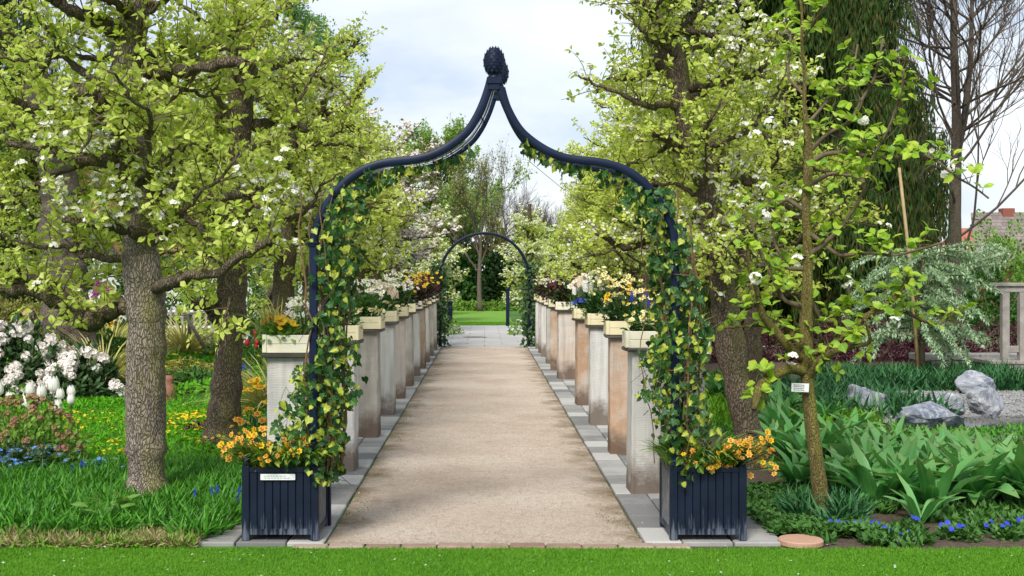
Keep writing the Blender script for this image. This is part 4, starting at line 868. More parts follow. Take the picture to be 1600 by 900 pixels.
f2 = pear('pear_tree', 'first tall pear tree behind the leaning one on the right, white blossom patches', (2.98, 13.3, 0), [(0, 0, 0, .10), (-.06, 0, 1.4, .085), (-.2, .05, 2.6, .08), (-.35, 0, 3.4, .06), (-.4, 0, 4.0, .04)], [[(0, 0, 1.9, .05), (-.35, .1, 2.0, .05), (-.7, -.1, 2.25, .05), (-.9, -.2, 2.2, .03)]], 14, reach=1.7, z0=1.5, z1=3.9, nl=30, leafs=21000, blossom=.20, leaf=.058, mats=(BARK_D, TWIG, PEAR, PETAL), k_=8)
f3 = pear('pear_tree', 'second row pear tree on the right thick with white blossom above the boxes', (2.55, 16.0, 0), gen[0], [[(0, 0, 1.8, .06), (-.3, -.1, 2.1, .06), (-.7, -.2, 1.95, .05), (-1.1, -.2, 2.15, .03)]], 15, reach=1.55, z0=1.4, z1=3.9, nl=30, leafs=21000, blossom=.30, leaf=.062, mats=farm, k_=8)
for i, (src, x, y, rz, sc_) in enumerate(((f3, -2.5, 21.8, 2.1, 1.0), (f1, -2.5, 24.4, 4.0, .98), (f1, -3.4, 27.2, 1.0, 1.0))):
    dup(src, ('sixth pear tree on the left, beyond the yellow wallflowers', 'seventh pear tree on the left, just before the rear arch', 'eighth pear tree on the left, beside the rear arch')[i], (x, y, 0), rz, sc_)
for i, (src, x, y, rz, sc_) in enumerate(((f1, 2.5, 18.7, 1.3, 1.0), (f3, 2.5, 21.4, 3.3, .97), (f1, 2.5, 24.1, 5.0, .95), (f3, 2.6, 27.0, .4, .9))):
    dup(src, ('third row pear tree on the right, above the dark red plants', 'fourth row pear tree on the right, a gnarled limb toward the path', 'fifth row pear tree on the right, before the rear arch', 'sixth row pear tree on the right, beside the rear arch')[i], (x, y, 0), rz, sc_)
# right front, leaning dark trunk
dG = 10.3; bG = (X(1182, dG), dG, 0)
pear('pear_tree', 'leaning dark pear trunk behind the right leg of the arch', bG, TP([(1182, 725, 24), (1172, 690, 22), (1160, 640, 22), (1148, 580, 21), (1139, 520, 21), (1131, 460, 20), (1124, 410, 19), (1114, 350, 19), (1108, 300, 18), (1092, 250, 17), (1074, 200, 17), (1066, 150, 18), (1056, 100, 17), (1042, 60, 13), (1025, 30, 11), (1012, 5, 12), (1006, -30, 8)], dG, bG),
     [TP(r, dG, bG) for r in ([(1100, 395, 9), (1085, 405, 8, -.1), (1072, 420, 6, -.1), (1065, 440, 4, -.1)], [(1085, 240, 12), (1050, 225, 10, -.1), (1030, 205, 8, -.2), (1020, 210, 6, -.2)], [(1060, 110, 15), (1030, 95, 14, .1), (1000, 118, 9, .1), (950, 125, 4, .2), (930, 145, 3, .2)], [(1140, 480, 10), (1180, 470, 9, .3), (1215, 455, 8, .4), (1260, 465, 6, .5)], [(1110, 300, 8), (1160, 280, 6, .1), (1200, 300, 5, .1), (1240, 330, 4, .1)], [(1070, 160, 8), (1120, 130, 6, -.2), (1170, 120, 5, -.2), (1200, 100, 4, -.3)], [(1030, 40, 7), (1080, 50, 5, .2), (1150, 60, 4, .2)])], 21, reach=1.05, z0=1.75, z1=3.9, nl=20, leafs=21000, blossom=.17, leaf=.054, mats=(BARK_D, TWIG, PEAR, PETAL), taper=.4)
# two more pears behind the first left ones, deeper in the garden (second row of the orchard)
dup(f1, 'pear tree standing deeper in the left garden, hidden behind the nearest trunk', (-5.6, 20.2, 0), 3.0, .95)
dup(f2, 'pear tree at the left edge above the wheat coloured hedge', (-6.6, 18.5, 0), 1.7, 1.05)

# sapling with single large leaves and a white name plate
dS = 8.0; bS = (X(1288, dS), dS, 0); t = thing('pear_sapling', 'young pear sapling with a white name plate tied to its slim trunk', 'young pear tree', bS)
q = np.random.default_rng(33); trk = TP([(1290, 825, 14), (1285, 790, 13), (1279, 750, 12), (1273, 700, 11), (1266, 650, 10.5), (1262, 600, 10), (1260, 550, 11), (1259, 500, 10), (1262, 440, 8), (1262, 380, 7), (1258, 320, 7), (1264, 260, 7.5), (1262, 200, 6), (1256, 170, 3), (1258, 110, 3), (1252, 70, 2.5), (1254, 20, 2), (1246, -25, 1.5)], dS, bS)
tr = np.array(trk); s2 = np.linspace(0, 1, 70); C = np.stack([np.interp(s2, np.linspace(0, 1, len(tr)), tr[:, i]) for i in range(4)], 1)
for _ in range(3): C[1:-1, :3] = (C[:-2, :3] + 2 * C[1:-1, :3] + C[2:, :3]) / 4
b = MB(); b.tube(C[:, :3], C[:, 3] * (1 + q.normal(0, .03, 70)), 18, bump=.02); b.build('trunk', BARK_Y, t, True)
rows = [[(1258, 580, 9), (1235, 575, 8), (1200, 590, 9), (1185, 610, 8), (1178, 640, 4)], [(1252, 560, 8), (1235, 545, 8), (1205, 510, 7), (1190, 490, 6), (1182, 450, 4), (1170, 420, 3), (1168, 380, 2)], [(1262, 590, 8), (1280, 565, 8), (1300, 550, 6), (1330, 542, 4), (1362, 536, 3), (1352, 500, 2)], [(1258, 575, 7), (1245, 530, 5), (1225, 512, 4), (1190, 508, 3), (1130, 512, 2)], [(1264, 555, 6), (1300, 540, 5), (1330, 510, 5), (1360, 490, 5), (1395, 470, 4), (1410, 450, 3), (1420, 430, 2)], [(1262, 260, 5), (1285, 240, 4), (1320, 238, 3.5), (1360, 244, 3), (1400, 248, 3), (1435, 240, 2.5), (1465, 250, 2), (1490, 275, 2), (1520, 290, 1.5), (1545, 310, 1.5)],
        [(1262, 400, 5), (1290, 380, 4), (1320, 350, 3), (1350, 300, 2.5), (1360, 250, 2), (1390, 200, 2), (1410, 140, 2), (1412, 110, 1.5)], [(1260, 450, 4), (1280, 500, 3.5), (1320, 505, 3), (1330, 480, 2), (1322, 430, 2)], [(1262, 240, 4), (1290, 210, 3), (1330, 190, 3), (1350, 150, 2.5), (1368, 120, 2), (1380, 60, 2)], [(1258, 330, 4), (1230, 310, 3), (1200, 330, 2.5), (1170, 360, 2)], [(1258, 150, 3), (1230, 120, 2), (1236, 60, 2), (1226, 20, 2)], [(1262, 290, 4), (1300, 270, 3), (1330, 275, 2), (1350, 285, 2)], [(1258, 480, 5), (1225, 470, 3), (1190, 400, 2.5), (1172, 340, 2)], [(1260, 360, 4), (1310, 400, 3), (1360, 395, 2.5), (1400, 400, 2), (1470, 380, 2)], [(1355, 492, 4), (1400, 480, 3), (1440, 500, 3), (1466, 510, 2), (1500, 480, 1.5)], [(1256, 200, 3), (1300, 150, 2.5), (1330, 130, 2), (1340, 70, 1.5)], [(1262, 420, 4), (1230, 420, 3), (1210, 380, 2), (1200, 300, 2)], [(1256, 60, 2), (1275, 30, 1.5), (1290, 10, 1.5)]]
spots = []; tw = MB()
for k, r in enumerate(rows):
    a = q.uniform(-.45, .45); l = np.array(TP([(*p, a * i / len(r) * 1.3) for i, p in enumerate(r)], dS, bS)); n_ = 24; s2 = np.linspace(0, 1, n_); l = np.stack([np.interp(s2, np.linspace(0, 1, len(l)), l[:, i]) for i in range(4)], 1)
    l[1:-1, :3] = (l[:-2, :3] + 2 * l[1:-1, :3] + l[2:, :3]) / 4; b = MB(); b.tube(l[:, :3], l[:, 3], 8, bump=.02); b.build('branch', BARK_Y if k < 5 else TWIG, t, True)
    L = np.linalg.norm(np.diff(l[:, :3], axis=0), axis=1).sum(); m = int(L / .040)
    for j in range(m):
        f = q.uniform(.2, 1); i = int(f * (n_ - 1)); p = l[i, :3]; ln = q.uniform(.02, .17); tp = grow(p, q.normal(0, 1, 3) * (1, .6, .6) + (0, 0, .6), ln, 3, .2, .1, q); tw.qtube(tp, np.linspace(.0035, .0016, 4), 4); spots.append((tp[-1], unit(tp[-1] - tp[-2])))
tw.build('twigs', TWIG, t, kind='stuff')
Pl = []; Dl = []; Ul = []
for p, dr in spots:
    for j in range(q.integers(3, 6)):
        o = rdirq(q, 1)[0]; a = unit(dr * .5 + (0, 0, .3)); o = unit(o - a * o.dot(a)); Pl.append(p + o * .01); Dl.append(unit(o + a * q.uniform(.1, .9))); Ul.append(a + q.normal(0, .3, 3) + (0, -.25, 0))
Pl, Dl, Ul = map(np.array, (Pl, Dl, Ul)); Rm = frames(Dl, Ul); S = q.uniform(.045, .088, len(Pl)); order = np.argsort(Pl[:, 1] - S * 3)
lf = []
for k in range(4): v = T_leaf(.29 + .03 * k, .1, .1 + .08 * k); b = MB(); b.add(*v); lf.append(b.mesh('leaf', SAPL))
for i in order[:300]:
    o = inst('leaf', lf[i % 4], t); M = Matrix(Rm[i].tolist()).to_4x4(); M.translation = Vector(Pl[i]); o.matrix_basis = M @ Matrix.Diagonal((S[i], S[i], S[i], 1))
b = MB(); b.scatter(LEAF2, Pl[order[300:]], Rm[order[300:]], S[order[300:]]); b.build('foliage', SAPL, t, kind='stuff')
def T_blossom(): a = T_flower(5, .48, .3, .08); return a
for (px, py) in ((1246, 407), (1180, 435), (1350, 186), (1455, 235), (1485, 265), (1495, 258), (1478, 275), (1205, 192), (1180, 212), (1238, 560), (1200, 335), (1322, 440), (1396, 505)):
    b = MB(); m = 9; off = rdirq(q, m); off[:, 1] = -np.abs(off[:, 1]); c = P(px, py, dS - .25) - np.array(bS); b.scatter(T_blossom(), c + off * .034, frames(np.cross(off, rdirq(q, m)), off), q.uniform(.017, .024, m)); b.build('blossom_cluster', PETAL, t)
np_ = thing('name_plate', 'small white name plate with four printed lines on the sapling trunk', 'plant label', (X(1250, dS - .07), dS - .075, Z(604, dS)), 0)
np_.rotation_euler = (0, .04, 0); b = MB(); b.bbox(-.057, .057, -.002, .002, -.028, .028, .001); b.build('plate', PLATE, np_); sign_text(np_, .105, .05, 4, -.0022, INK, seed=8)
b = MB(); b.tube([(-.02, 0, .0), (-.045, .06, 0), (0, .115, 0), (.05, .06, 0), (.02, 0, 0)], .0015, 4); b.build('tie_wire', bpy.data.materials['galvanised_wire'], np_)

# ------------------------------------------------------------------ planting beds
def wpx(px, d): return X(px, d)
blades('muscari_foliage', MUSC, 42000, (-5.2, -1.62, 7.3, 9.7), .20, .0065, .6, T=BLADE2, clump=2000, label='dense dark green bulb foliage around the nearest left trunk', cat='bulb foliage')
blades('dry_grass_strip', DRY, 6500, (-2.9, -1.72, 7.12, 7.42), .10, .005, 1.0, T=BLADE2, label='strip of dry tan grass beside the front lawn left of the tub', cat='dry grass')
blades('edge_grass', GRASS, 9000, (-5.0, -1.7, 7.1, 7.5), .09, .006, .6, T=BLADE2, label='longer green grass fringe where the left bed meets the lawn', cat='grass')
def feather(name, mat, n, area, h, s, label, cat, T=QUAD, hf=None):
    x0, x1, y0, y1 = area; x = rng.uniform(x0, x1, n); y = rng.uniform(y0, y1, n); hh = h * (.55 + .45 * np.sin(x * 3.3 + 1) * np.sin(y * 2.1) ) if hf is None else hf(x, y)
    z = hh * rng.uniform(.35, 1, n); b = MB(); dr = np.column_stack([rng.normal(0, .8, (n, 2)), rng.uniform(.1, 1, n)]); b.scatter(T, np.column_stack([x, y, z]), frames(dr, roll=.5), rng.uniform(.6, 1.3, n) * s)
    o = b.build(name, mat, None, kind='stuff'); return tag(o, label, cat)
feather('feathery_groundcover', FEATH, 60000, (-7.5, -1.55, 9.3, 15), .15, .055, 'feathery bright green ground cover under the left pear trees', 'ground cover', T_quad(.14))
feather('far_groundcover', FEATH, 26000, (-12, -1.6, 15, 26), .22, .10, 'fresh green ground cover of the beds farther left', 'ground cover', T_quad(.2))
def dots(name, mat, n, area, z, s, label, cat, clus=12, sp=.22):
    x0, x1, y0, y1 = area; c = np.stack([rng.uniform(x0, x1, clus), rng.uniform(y0, y1, clus)], 1); k = rng.integers(0, clus, n); p = c[k] + rng.normal(0, sp, (n, 2)); b = MB()
    b.scatter(FLW5, np.column_stack([p, z + rng.uniform(-.03, .03, n)]), frames(rdir(n, -.3, .3), roll=.4), rng.uniform(.7, 1.2, n) * s); return tag(b.build(name, mat, None, kind='stuff'), label, cat)
dots('yellow_woodland_flowers', YELLOW, 640, (-4.6, -2.8, 9.6, 13.2), .16, .018, 'small yellow flowers sprinkled in the ground cover left of the nearest trunk', 'yellow flowers', 26, .2)
dots('yellow_bed_flowers', YELLOW, 260, (-3.2, -2.3, 10.2, 12.5), .19, .022, 'small yellow flowers between the first and second left trunks', 'yellow flowers', 10, .13)
dots('blue_squill', SKYB, 150, (-3.9, -2.6, 8.6, 9.5), .25, .017, 'pale blue small flowers beside the reddish shrub at left', 'blue flowers', 7, .13)
dots('yellow_daisy_bed', YELLOW, 120, (-6.5, -3.5, 16, 22), .3, .04, 'yellow flowers in the far left border behind the rhododendron', 'yellow flowers', 12, .2)
def single(name, label, cat, me, x, y, h, s, leafs=(BLADE2, MUSC, 7, .2), group=None, tilt=.1, stem=MIDLEAF):
    t = thing(name, label, cat, (x, y, 0), R.uniform(-.4, .4), group); inst('flower', me, t, (0, 0, h), (R.uniform(-tilt, tilt), R.uniform(-tilt, tilt), R.uniform(0, 6)), s)
    b = MB(); b.tube([(0, 0, 0), (.005, 0, h * .5), (0, 0, h + s * .05)], .0035, 5); b.build('stem', stem, t)
    T, m, n, lh = leafs; b = MB(); dr = rng.normal(0, .35, (n, 3)) * (1, 1, 0) + (0, 0, 1); b.scatter(T, rng.normal(0, .01, (n, 3)) * (1, 1, 0), frames(dr, dr * (-1, -1, 0) + .01), np.stack([np.full(n, lh), np.full(n, lh) * 1.2, np.full(n, lh)], 1)); b.build('leaves', m, t, kind='stuff'); return t
TUL, TULP = fl('tulip', WHITEP), fl('tulip', PINK)
for i, (px, py, s_) in enumerate(((5, 606, .07), (55, 612, .068), (130, 610, .075), (110, 640, .085), (92, 612, .066), (157, 632, .07), (162, 620, .07), (178, 610, .068), (222, 600, .08))): pass
for i, (px, py, s_, nm) in enumerate(((3, 612, .085, 'half out of view at the left edge'), (21, 626, .082, 'second from the left edge'), (43, 634, .115, 'broad, lowest on the left'), (50, 613, .082, 'tall, above the broad one'), (60, 630, .09, 'in the middle of the tuft'), (68, 617, .088, 'half hidden near the tallest'), (83, 608, .105, 'the tallest of the tuft'), (95, 620, .075, 'right of the tallest'), (106, 618, .078, 'second from the right'), (97, 637, .08, 'open petals, lowest on the right'), (112, 628, .072, 'rightmost of the tuft'), (71, 651, .05, 'small bud low in front'))):
    d = 10.4; single('tulip', 'white tulip, ' + nm, 'tulip', TUL, X(px, d), d + R.uniform(-.1, .1), Z(py, d) - s_ * .3, s_ * .95, (T_strap(.05, .4, 6, .2), MIDLEAF, 3, .32), 'white tulips in front of the rhododendron')
for i, px in enumerate((32, 40, 47, 55, 60, 66, 72, 78)):
    d = 17.6; single('tulip', 'pink tulip behind the white rhododendron, number %s of the row from the left' % ('one', 'two', 'three', 'four', 'five', 'six', 'seven', 'eight')[i], 'tulip', TULP, X(px, d), d + R.uniform(-.2, .2), Z(504 + R.uniform(-6, 6), d), .105, (T_strap(.05, .4, 5, .2), MIDLEAF, 3, .4), 'pink tulips behind the rhododendron')
GRP = fl('grape', BLUE)
for i, (px, py) in enumerate(((305, 772), (331, 768), (339, 766), (327, 791), (374, 768), (371, 782), (146, 789), (165, 788), (171, 744), (113, 733), (60, 737), (37, 728), (127, 726), (130, 728))):
    d = 8.0 if py > 760 else 9.3; single('grape_hyacinth', ('deep blue grape hyacinth spike left of the tub in the bulb foliage', 'small blue grape hyacinth in front of the reddish shrub')[d > 9], 'grape hyacinth', GRP, X(px, d), d, Z(py, d) - .02, .020, (BLADE2, MUSC, 3, .14), ('blue grape hyacinths by the tub', 'blue grape hyacinths by the shrub')[d > 9])
# broad round-leaved plant at the foot of the first trunk
t = thing('broad_leaved_plant', 'light green round-leaved plant at the foot of the nearest left trunk', 'plant', (X(150, 7.7), 7.75, 0)); lm_ = m_leaf('light_round_leaf', [(.13, .30, .04), (.2, .38, .06)], .35, .5, .3, vein=(.3, .45, .15))
for i, (px, py, s_) in enumerate(((138, 798, .17), (150, 806, .15), (176, 796, .20), (190, 800, .17), (160, 815, .12), (145, 820, .10), (170, 785, .13))):
    v = T_leaf(.5, .06, .12); b = MB(); b.add(*v); a = R.uniform(-1.5, 1.5) + (1.4 if px < 155 else -1.4); p = P(px, py - 6, 7.5) - np.array((X(150, 7.7), 7.75, 0)); p[2] += .05
    me_ = b.mesh('leaf', lm_); p[2] -= .05; inst('leaf', me_, t, p, (R.uniform(.2, .6), R.uniform(-.2, .2), a), s_ * .62); inst('leaf', me_, t, (p[0] + R.uniform(-.06, .06), p[1] + .05, p[2] + .02), (R.uniform(.1, .7), R.uniform(-.3, .3), a + R.uniform(-2, 2)), s_ * .55)
# mounds of leaves with flowers
def shrub(name, label, cat, loc, r, n, leaf, mat, T=LEAF, flowers=None, group=None, stems=6, upright=.3, shell=.55, floor=0, extra=None):
    t = thing(name, label, cat, loc, 0, group); rx, ry, h = r; q = rdir(n, -.2, 1) * (rng.uniform(shell ** 3, 1, n) ** (1 / 3))[:, None]; q *= (1 + .16 * np.sin(q[:, :1] * 9 + loc[0]) * np.sin(q[:, 2:] * 7 + 1))
    p = q * (rx, ry, h); p[:, 2] = np.maximum(p[:, 2] + floor, .02); dr = unit(q + rdir(n) * .7 + (0, 0, upright)); b = MB(); b.scatter(T, p, frames(dr, q + (0, 0, .3), roll=.4), rng.uniform(.65, 1.2, n) * leaf); b.build('foliage', mat, t, kind='stuff')
    b = MB()
    for i in range(stems): a = rng.uniform(0, 6.28); b.tube(grow((0, 0, 0), (cos(a) * .6, sin(a) * .6, 1), h * .9, 6, .15, 0, rng), np.linspace(.02, .006, 7) * min(1.5, h), 5)
    b.build('stems', TWIG, t, kind='stuff')
    for me, m, s_, lo in (flowers or []):
        q = rdir(m, lo, 1); q[:, 1] = np.where(rng.random(m) < .75, -np.abs(q[:, 1]), q[:, 1])
        for k in range(m):
            v = q[k]; rot = Vector(tuple(unit(v + (0, 0, .25)))).to_track_quat('Z', 'Y').to_euler(); inst('flower', me, t, (v[0] * rx * 1.02, v[1] * ry * 1.02, max(.05, v[2] * h * 1.03 + floor)), rot, s_ * rng.uniform(.75, 1.2))
    return t
TL = T_leaf(.14, .05, .15); TR = T_leaf(.16, .02, .25)
shrub('rhododendron', 'large rhododendron covered in white flower trusses at the left edge', 'rhododendron', (X(15, 15.4), 15.6, 0), (.95, .7, .94), 4200, .13, DKLEAF, TR, [(BALLW, 85, .080, -.05)])
shrub('rhododendron', 'smaller rhododendron with white trusses in front of the big leaning trunk', 'rhododendron', (X(130, 15), 15.1, 0), (.5, .45, .66), 1400, .12, DKLEAF, TR, [(BALLW, 26, .074, .15)])
FLO = fl('ball', PINKY)
shrub('hydrangea', 'low shrub with faded pink and green flower heads at the left edge', 'hydrangea', (X(25, 9.7), 9.85, 0), (.50, .4, .60), 2200, .055, LIGHTLEAF, LEAF, [(FLO, 120, .034, -.1)])
shrub('hydrangea', 'dusky undergrowth beneath the faded pink shrub, dark narrow leaves', 'shrub', (X(15, 9.3), 9.45, 0), (.45, .3, .26), 700, .07, DKLEAF)
shrub('reddish_seedling', 'small dark red leafed plant behind the second left trunk', 'plant', (X(305, 11.4), 11.6, 0), (.2, .16, .2), 240, .05, PURPLE)
for i, (px, d, n) in enumerate(((390, 10.6, 0), (398, 12.2, 1))):
    t = bouquet(('orange daffodils between the second trunk and the first left pillar', 'tall yellow daffodils behind the orange ones beside the second trunk')[i], 'daffodils', 'daffodil_plant', (X(px, d), d, 0), [('strap', m_leaf('blue_green_strap', [(.04, .13, .06), (.08, .2, .09)], .25, .45, .4) if i == 0 else bpy.data.materials['blue_green_strap'], 70, .34, 1.1)], [((OD, YD)[i], (16, 9)[i], (.42, .56)[i], (.034, .055)[i], '')], None, .17, .2)
for nm, px, d, r, n, lf_, mt, lab in (
    ('leafy_hedge', 292, 18.2, (1.0, .5, .32), 2500, .05, OLIVE, 'low grey green hedge seen between the first two left trunks'),
    ('leafy_hedge', 310, 16.6, (.8, .4, .30), 1600, .07, MIDLEAF, 'low mid green hedge in front of the grey one at left'),
    ('bright_shrub', 300, 24, (.7, .5, .52), 1500, .08, LIGHTLEAF, 'bright green mound plant behind the cream daffodils at left'),
    ('tall_hedge', -10, 23, (1.9, .7, 1.35), 7000, .06, OLIVE, 'twiggy wheat coloured hedge at the far left edge'),
    ('tall_hedge', 100, 27, (1.2, .7, 1.2), 4500, .07, OLIVE, 'twiggy hedge clump right of the wheat coloured hedge'),
    ('leafy_shrub', 150, 20, (.7, .5, .7), 1500, .08, MIDLEAF, 'green shrub behind the big leaning trunk'),
    ('leafy_shrub', 425, 21, (1.2, .7, 1.0), 2500, .09, MIDLEAF, 'green shrub seen above the first left planter box'),
    ('leafy_shrub', 560, 29, (1.6, .8, 1.3), 3500, .09, MIDLEAF, 'shrub filling the gap under the middle left pear trees')):
    shrub(nm, lab, 'hedge' if 'hedge' in nm else 'shrub', (X(px, d), d, 0), r, n, lf_, mt)
for px, d, lab in ((175, 24, 'straw coloured ornamental grass behind the first trunk'), (285, 23, 'straw coloured ornamental grass beside the leaning stake'), (430, 14, 'yellow arching grass behind the first left planter box'), (160, 16, 'small tuft of grass before the big leaning trunk')):
    t = thing('ornamental_grass', lab, 'ornamental grass', (X(px, d), d, 0)); n = 500; b = MB(); p = rng.normal(0, .12, (n, 3)) * (1, 1, 0); dr = p * 3.5 + (0, 0, 1); hh = rng.uniform(.6, 1.2, n); b.scatter(T_blade(.012, .6, 4), p, frames(dr, -p * (1, 1, 0) + .01), hh * (1.1 if d > 15 else .9)); b.build('blades', STRAW, t, kind='stuff')
for px, d, lab in ((262, 24.5, 'cream daffodils left of the pair behind the first trunk'), (295, 24.2, 'cream daffodils right of the pair behind the first trunk')):
    bouquet(lab, 'daffodils', 'daffodil_plant', (X(px, d), d, 0), [('strap', MIDLEAF, 60, .35, .8)], [(CD, 12, .42, .07, '')], None, .3, .2)
bouquet('yellow daffodils behind the branch of the nearest left tree', 'daffodils', 'daffodil_plant', (X(165, 22), 22, 0), [('strap', MIDLEAF, 60, .8, .5)], [(YD, 9, .95, .08, '')], None, .3, .2)
bouquet('red tulips showing left of the first planter box', 'tulips', 'red_tulips', (X(392, 19), 19, 0), [('strap', MIDLEAF, 60, .6, .5)], [(fl('tulip', RED), 6, .68, .07, 'up')], None, .2, .2)
bouquet('blue grape hyacinths by the first left pillar', 'grape hyacinths', 'grape_hyacinths', (X(400, 15), 15, 0), [('strap', MIDLEAF, 60, .4, .5)], [(GRP, 14, .42, .03, 'up')], None, .35, .3)
bouquet('magenta flowers in front of the white porch of the red-roofed house', 'flowers', 'magenta_flowers', (X(150, 29), 29, 0), [('bush', MIDLEAF, 200, 1.0, .1)], [(fl('ball', MAGENTA), 14, 1.4, .1, '')], None, .5, .3)
# big leaning trunk behind
dT = 16.6; bT = (X(125, dT), dT, 0)
pear('old_tree', 'big grey leaning trunk standing behind the white rhododendron', bT, TP([(128, 618, 42), (120, 570, 38), (108, 520, 37), (102, 470, 36), (98, 420, 35), (95, 360, 32), (95, 300, 30), (80, 220, 26), (60, 140, 22), (50, 60, 16)], dT, bT), [], 40, reach=2.6, z0=3.0, z1=5.2, nl=18, leafs=9000, blossom=.03, leaf=.07, group=None, mats=(m_bark('purple_grey_bark', (.25, .2, .17), (.12, .09, .075), (.14, .15, .05), .2), TWIG, PEAR, PETAL), cat='tree')
STK = m_simple('grey_stake_wood', (.34, .29, .22), .8, .2, 12, .3)
b = MB(); b.tube([P(285, 485, 22), P(325, 552, 22)], .035, 8); o = b.build('wooden_stake', STK, None, True); tag(o, 'grey wooden stake leaning between the first two left trunks', 'stake')
b = MB(); x_ = X(295, 22.2); b.tube([(x_, 22.2, 0), (x_ + .01, 22.2, Z(490, 22.2))], .03, 8); o = b.build('upright_stake', TWIG, None, True); tag(o, 'thin dark upright stake beside the leaning grey stake', 'stake')
b = MB(); b.lathe([(.0, .62), (.07, .6), (.09, .5), (.07, .42), (.12, .35), (.14, .2), (.13, 0)], (0, 0, 0), 12); o = b.build('terracotta_urn', stone_mat('terracotta', [(.2, .08, .05), (.32, .13, .08)], 8), None, True); o.location = (X(263, 15.4), 15.4, 0); o.scale = (.8, .8, .55); tag(o, 'reddish brown terracotta urn half hidden right of the nearest trunk', 'urn')
b = MB(); b.scatter(T_st, rdir(60) * .05 * (1.4, 1, .8), frames(rdir(60)), .03); o = b.build('fallen_truss', PETAL_P, None); o.location = (X(182, 14.2), 14.2, .30); tag(o, 'single pale flower head standing alone right of the rhododendron', 'flower head')

# ---- right bed
straps = []
for k in range(6):
    v = T_strap(.078 + .012 * (k % 3), (.30, .42, .55, .68, .5, .8)[k], 9, .28, (0, .3, -.3, .2, .5, -.5)[k], wave=.22); b = MB(); b.add(*v); straps.append(b.mesh('leaf', STRAP, True))
def clump(label, px, py, h, n, name='broad_leaved_clump'):
    d = D(py); t = thing(name, label, 'broad-leaved plant', (X(px, d), d, 0), 0, 'broad-leaved clumps of the right bed')
    for i in range(n):
        a = 2.4 * i + R.uniform(-.4, .4); r = R.uniform(.0, .10); inner = i / n; k = R.choice((0, 1)) if inner < .3 else R.choice((1, 2, 4)) if inner < .7 else R.choice((3, 5, 2))
        s_ = h * R.uniform(.85, 1.2) * (1.12 if inner < .5 else .95); inst('leaf', straps[k], t, (r * -sin(a), r * cos(a), 0), (R.uniform(-.1, .1) - (.30 * inner), R.uniform(-.2, .2), a), (s_ * R.uniform(.85, 1.15), s_, s_))
    return t
CL = [(1300, 704, .36), (1392, 712, .30), (1470, 722, .30), (1560, 738, .25), (1265, 735, .44), (1345, 745, .38), (1440, 752, .38), (1530, 758, .38), (1610, 760, .36), (1225, 690, .40), (1215, 655, .38), (1290, 660, .30), (1335, 678, .24), (1180, 640, .38), (1130, 625, .40), (1160, 612, .38), (1245, 640, .36),
      (1320, 772, .38), (1405, 778, .38), (1492, 776, .38), (1562, 778, .38), (1390, 735, .34), (1500, 738, .32), (1215, 720, .36), (1250, 765, .30),
      (1370, 790, .40), (1455, 798, .40), (1525, 790, .42), (1590, 788, .42), (1640, 800, .4)]
nmz = ['right edge of the', 'middle of the']
CLL0 = ['behind the sapling in the back row', 'back row below the spotted boulders', 'back row, right of centre under the grey boulder', 'back row at the pond edge', 'just right of the sapling trunk', 'centre of the bed, second row', 'second row below the middle boulder', 'second row near the right edge', 'second row cut by the right picture edge', 'between leaning trunk and sapling, nearer one', 'between leaning trunk and sapling, farther one', 'small one behind the sapling name plate', 'small one left of the first boulder', 'directly right of the leaning trunk', 'left of the leaning trunk, seen past the arch ivy', 'far one behind the leaning trunk', 'far one left of the sapling name plate', 'front row, left end with drooping leaves', 'front row with upright leaves over the pansies', 'front row, right of centre', 'front row near the right edge', 'front row cut by the right picture edge']
CLL = CLL0[:17] + ['third row, directly right of the sapling foot', 'third row behind the drooping front clump', 'third row behind the upright front clump', 'third row near the right edge', 'half hidden between second and back rows, left', 'half hidden between second and back rows, right', 'behind the sapling trunk on its left', 'smallest one at the foot of the sapling'] + CLL0[17:]
for (px, py, h), l_ in zip(CL, CLL): clump('broad green arching leaf clump, ' + l_, px, py, h * 1.08, 32 if py > 680 else 24)
t = clump('young upright light green leaf clump in front of the pansy edging', 1440, 818, .30, 9)
feather('low_groundcover', MIDLEAF, 9000, (1.75, 2.4, 7.35, 9.0), .10, .045, 'low leafy green cover between the right tub and the sapling', 'ground cover', LEAF)
feather('bed_groundcover', MUSC, 9000, (2.3, 5.5, 8.9, 12.5), .10, .07, 'dark green undergrowth beneath the broad leaf clumps', 'ground cover', T_quad(.15))
blades('sapling_grass', REED, 500, (X(1255, 7.9), X(1330, 7.9), 7.75, 8.15), .24, .006, .45, T=BLADE2, clump=8, label='fine blue green grass tufts at the foot of the sapling', cat='grass')
blades('edge_weeds', MIDLEAF, 4200, (2.0, 4.3, 7.2, 8.5), .09, .012, .8, T=BLADE2, clump=60, label='low mixed seedlings along the front of the right bed', cat='weeds')
PBl = fl('pansy', BLUE, BLUE)
for i, (px, py) in enumerate(((1302, 832), (1328, 838), (1352, 842), (1375, 836), (1400, 842), (1425, 838), (1482, 838), (1510, 842), (1548, 838), (1572, 842), (1592, 834))):
    d = D(py + 4) + R.uniform(-.05, .22); bouquet('clump of blue pansies in the right edging, ' + ('leftmost, at the sapling', 'second from the sapling', 'third from the sapling', 'fourth from the sapling', 'beside the light young leaf clump, left', 'beside the light young leaf clump, right', 'past the young leaf clump', 'sixth from the right end', 'third from the right end', 'second from the right end', 'at the right picture edge')[i], 'pansies', 'pansy_plant', (X(px, d), d, 0), [('bush', MIDLEAF, 110, .07, .035)], [(PBl, R.choice((3, 4, 6)), .09, .018, '')], 'blue pansies edging the right bed', .08, .06)
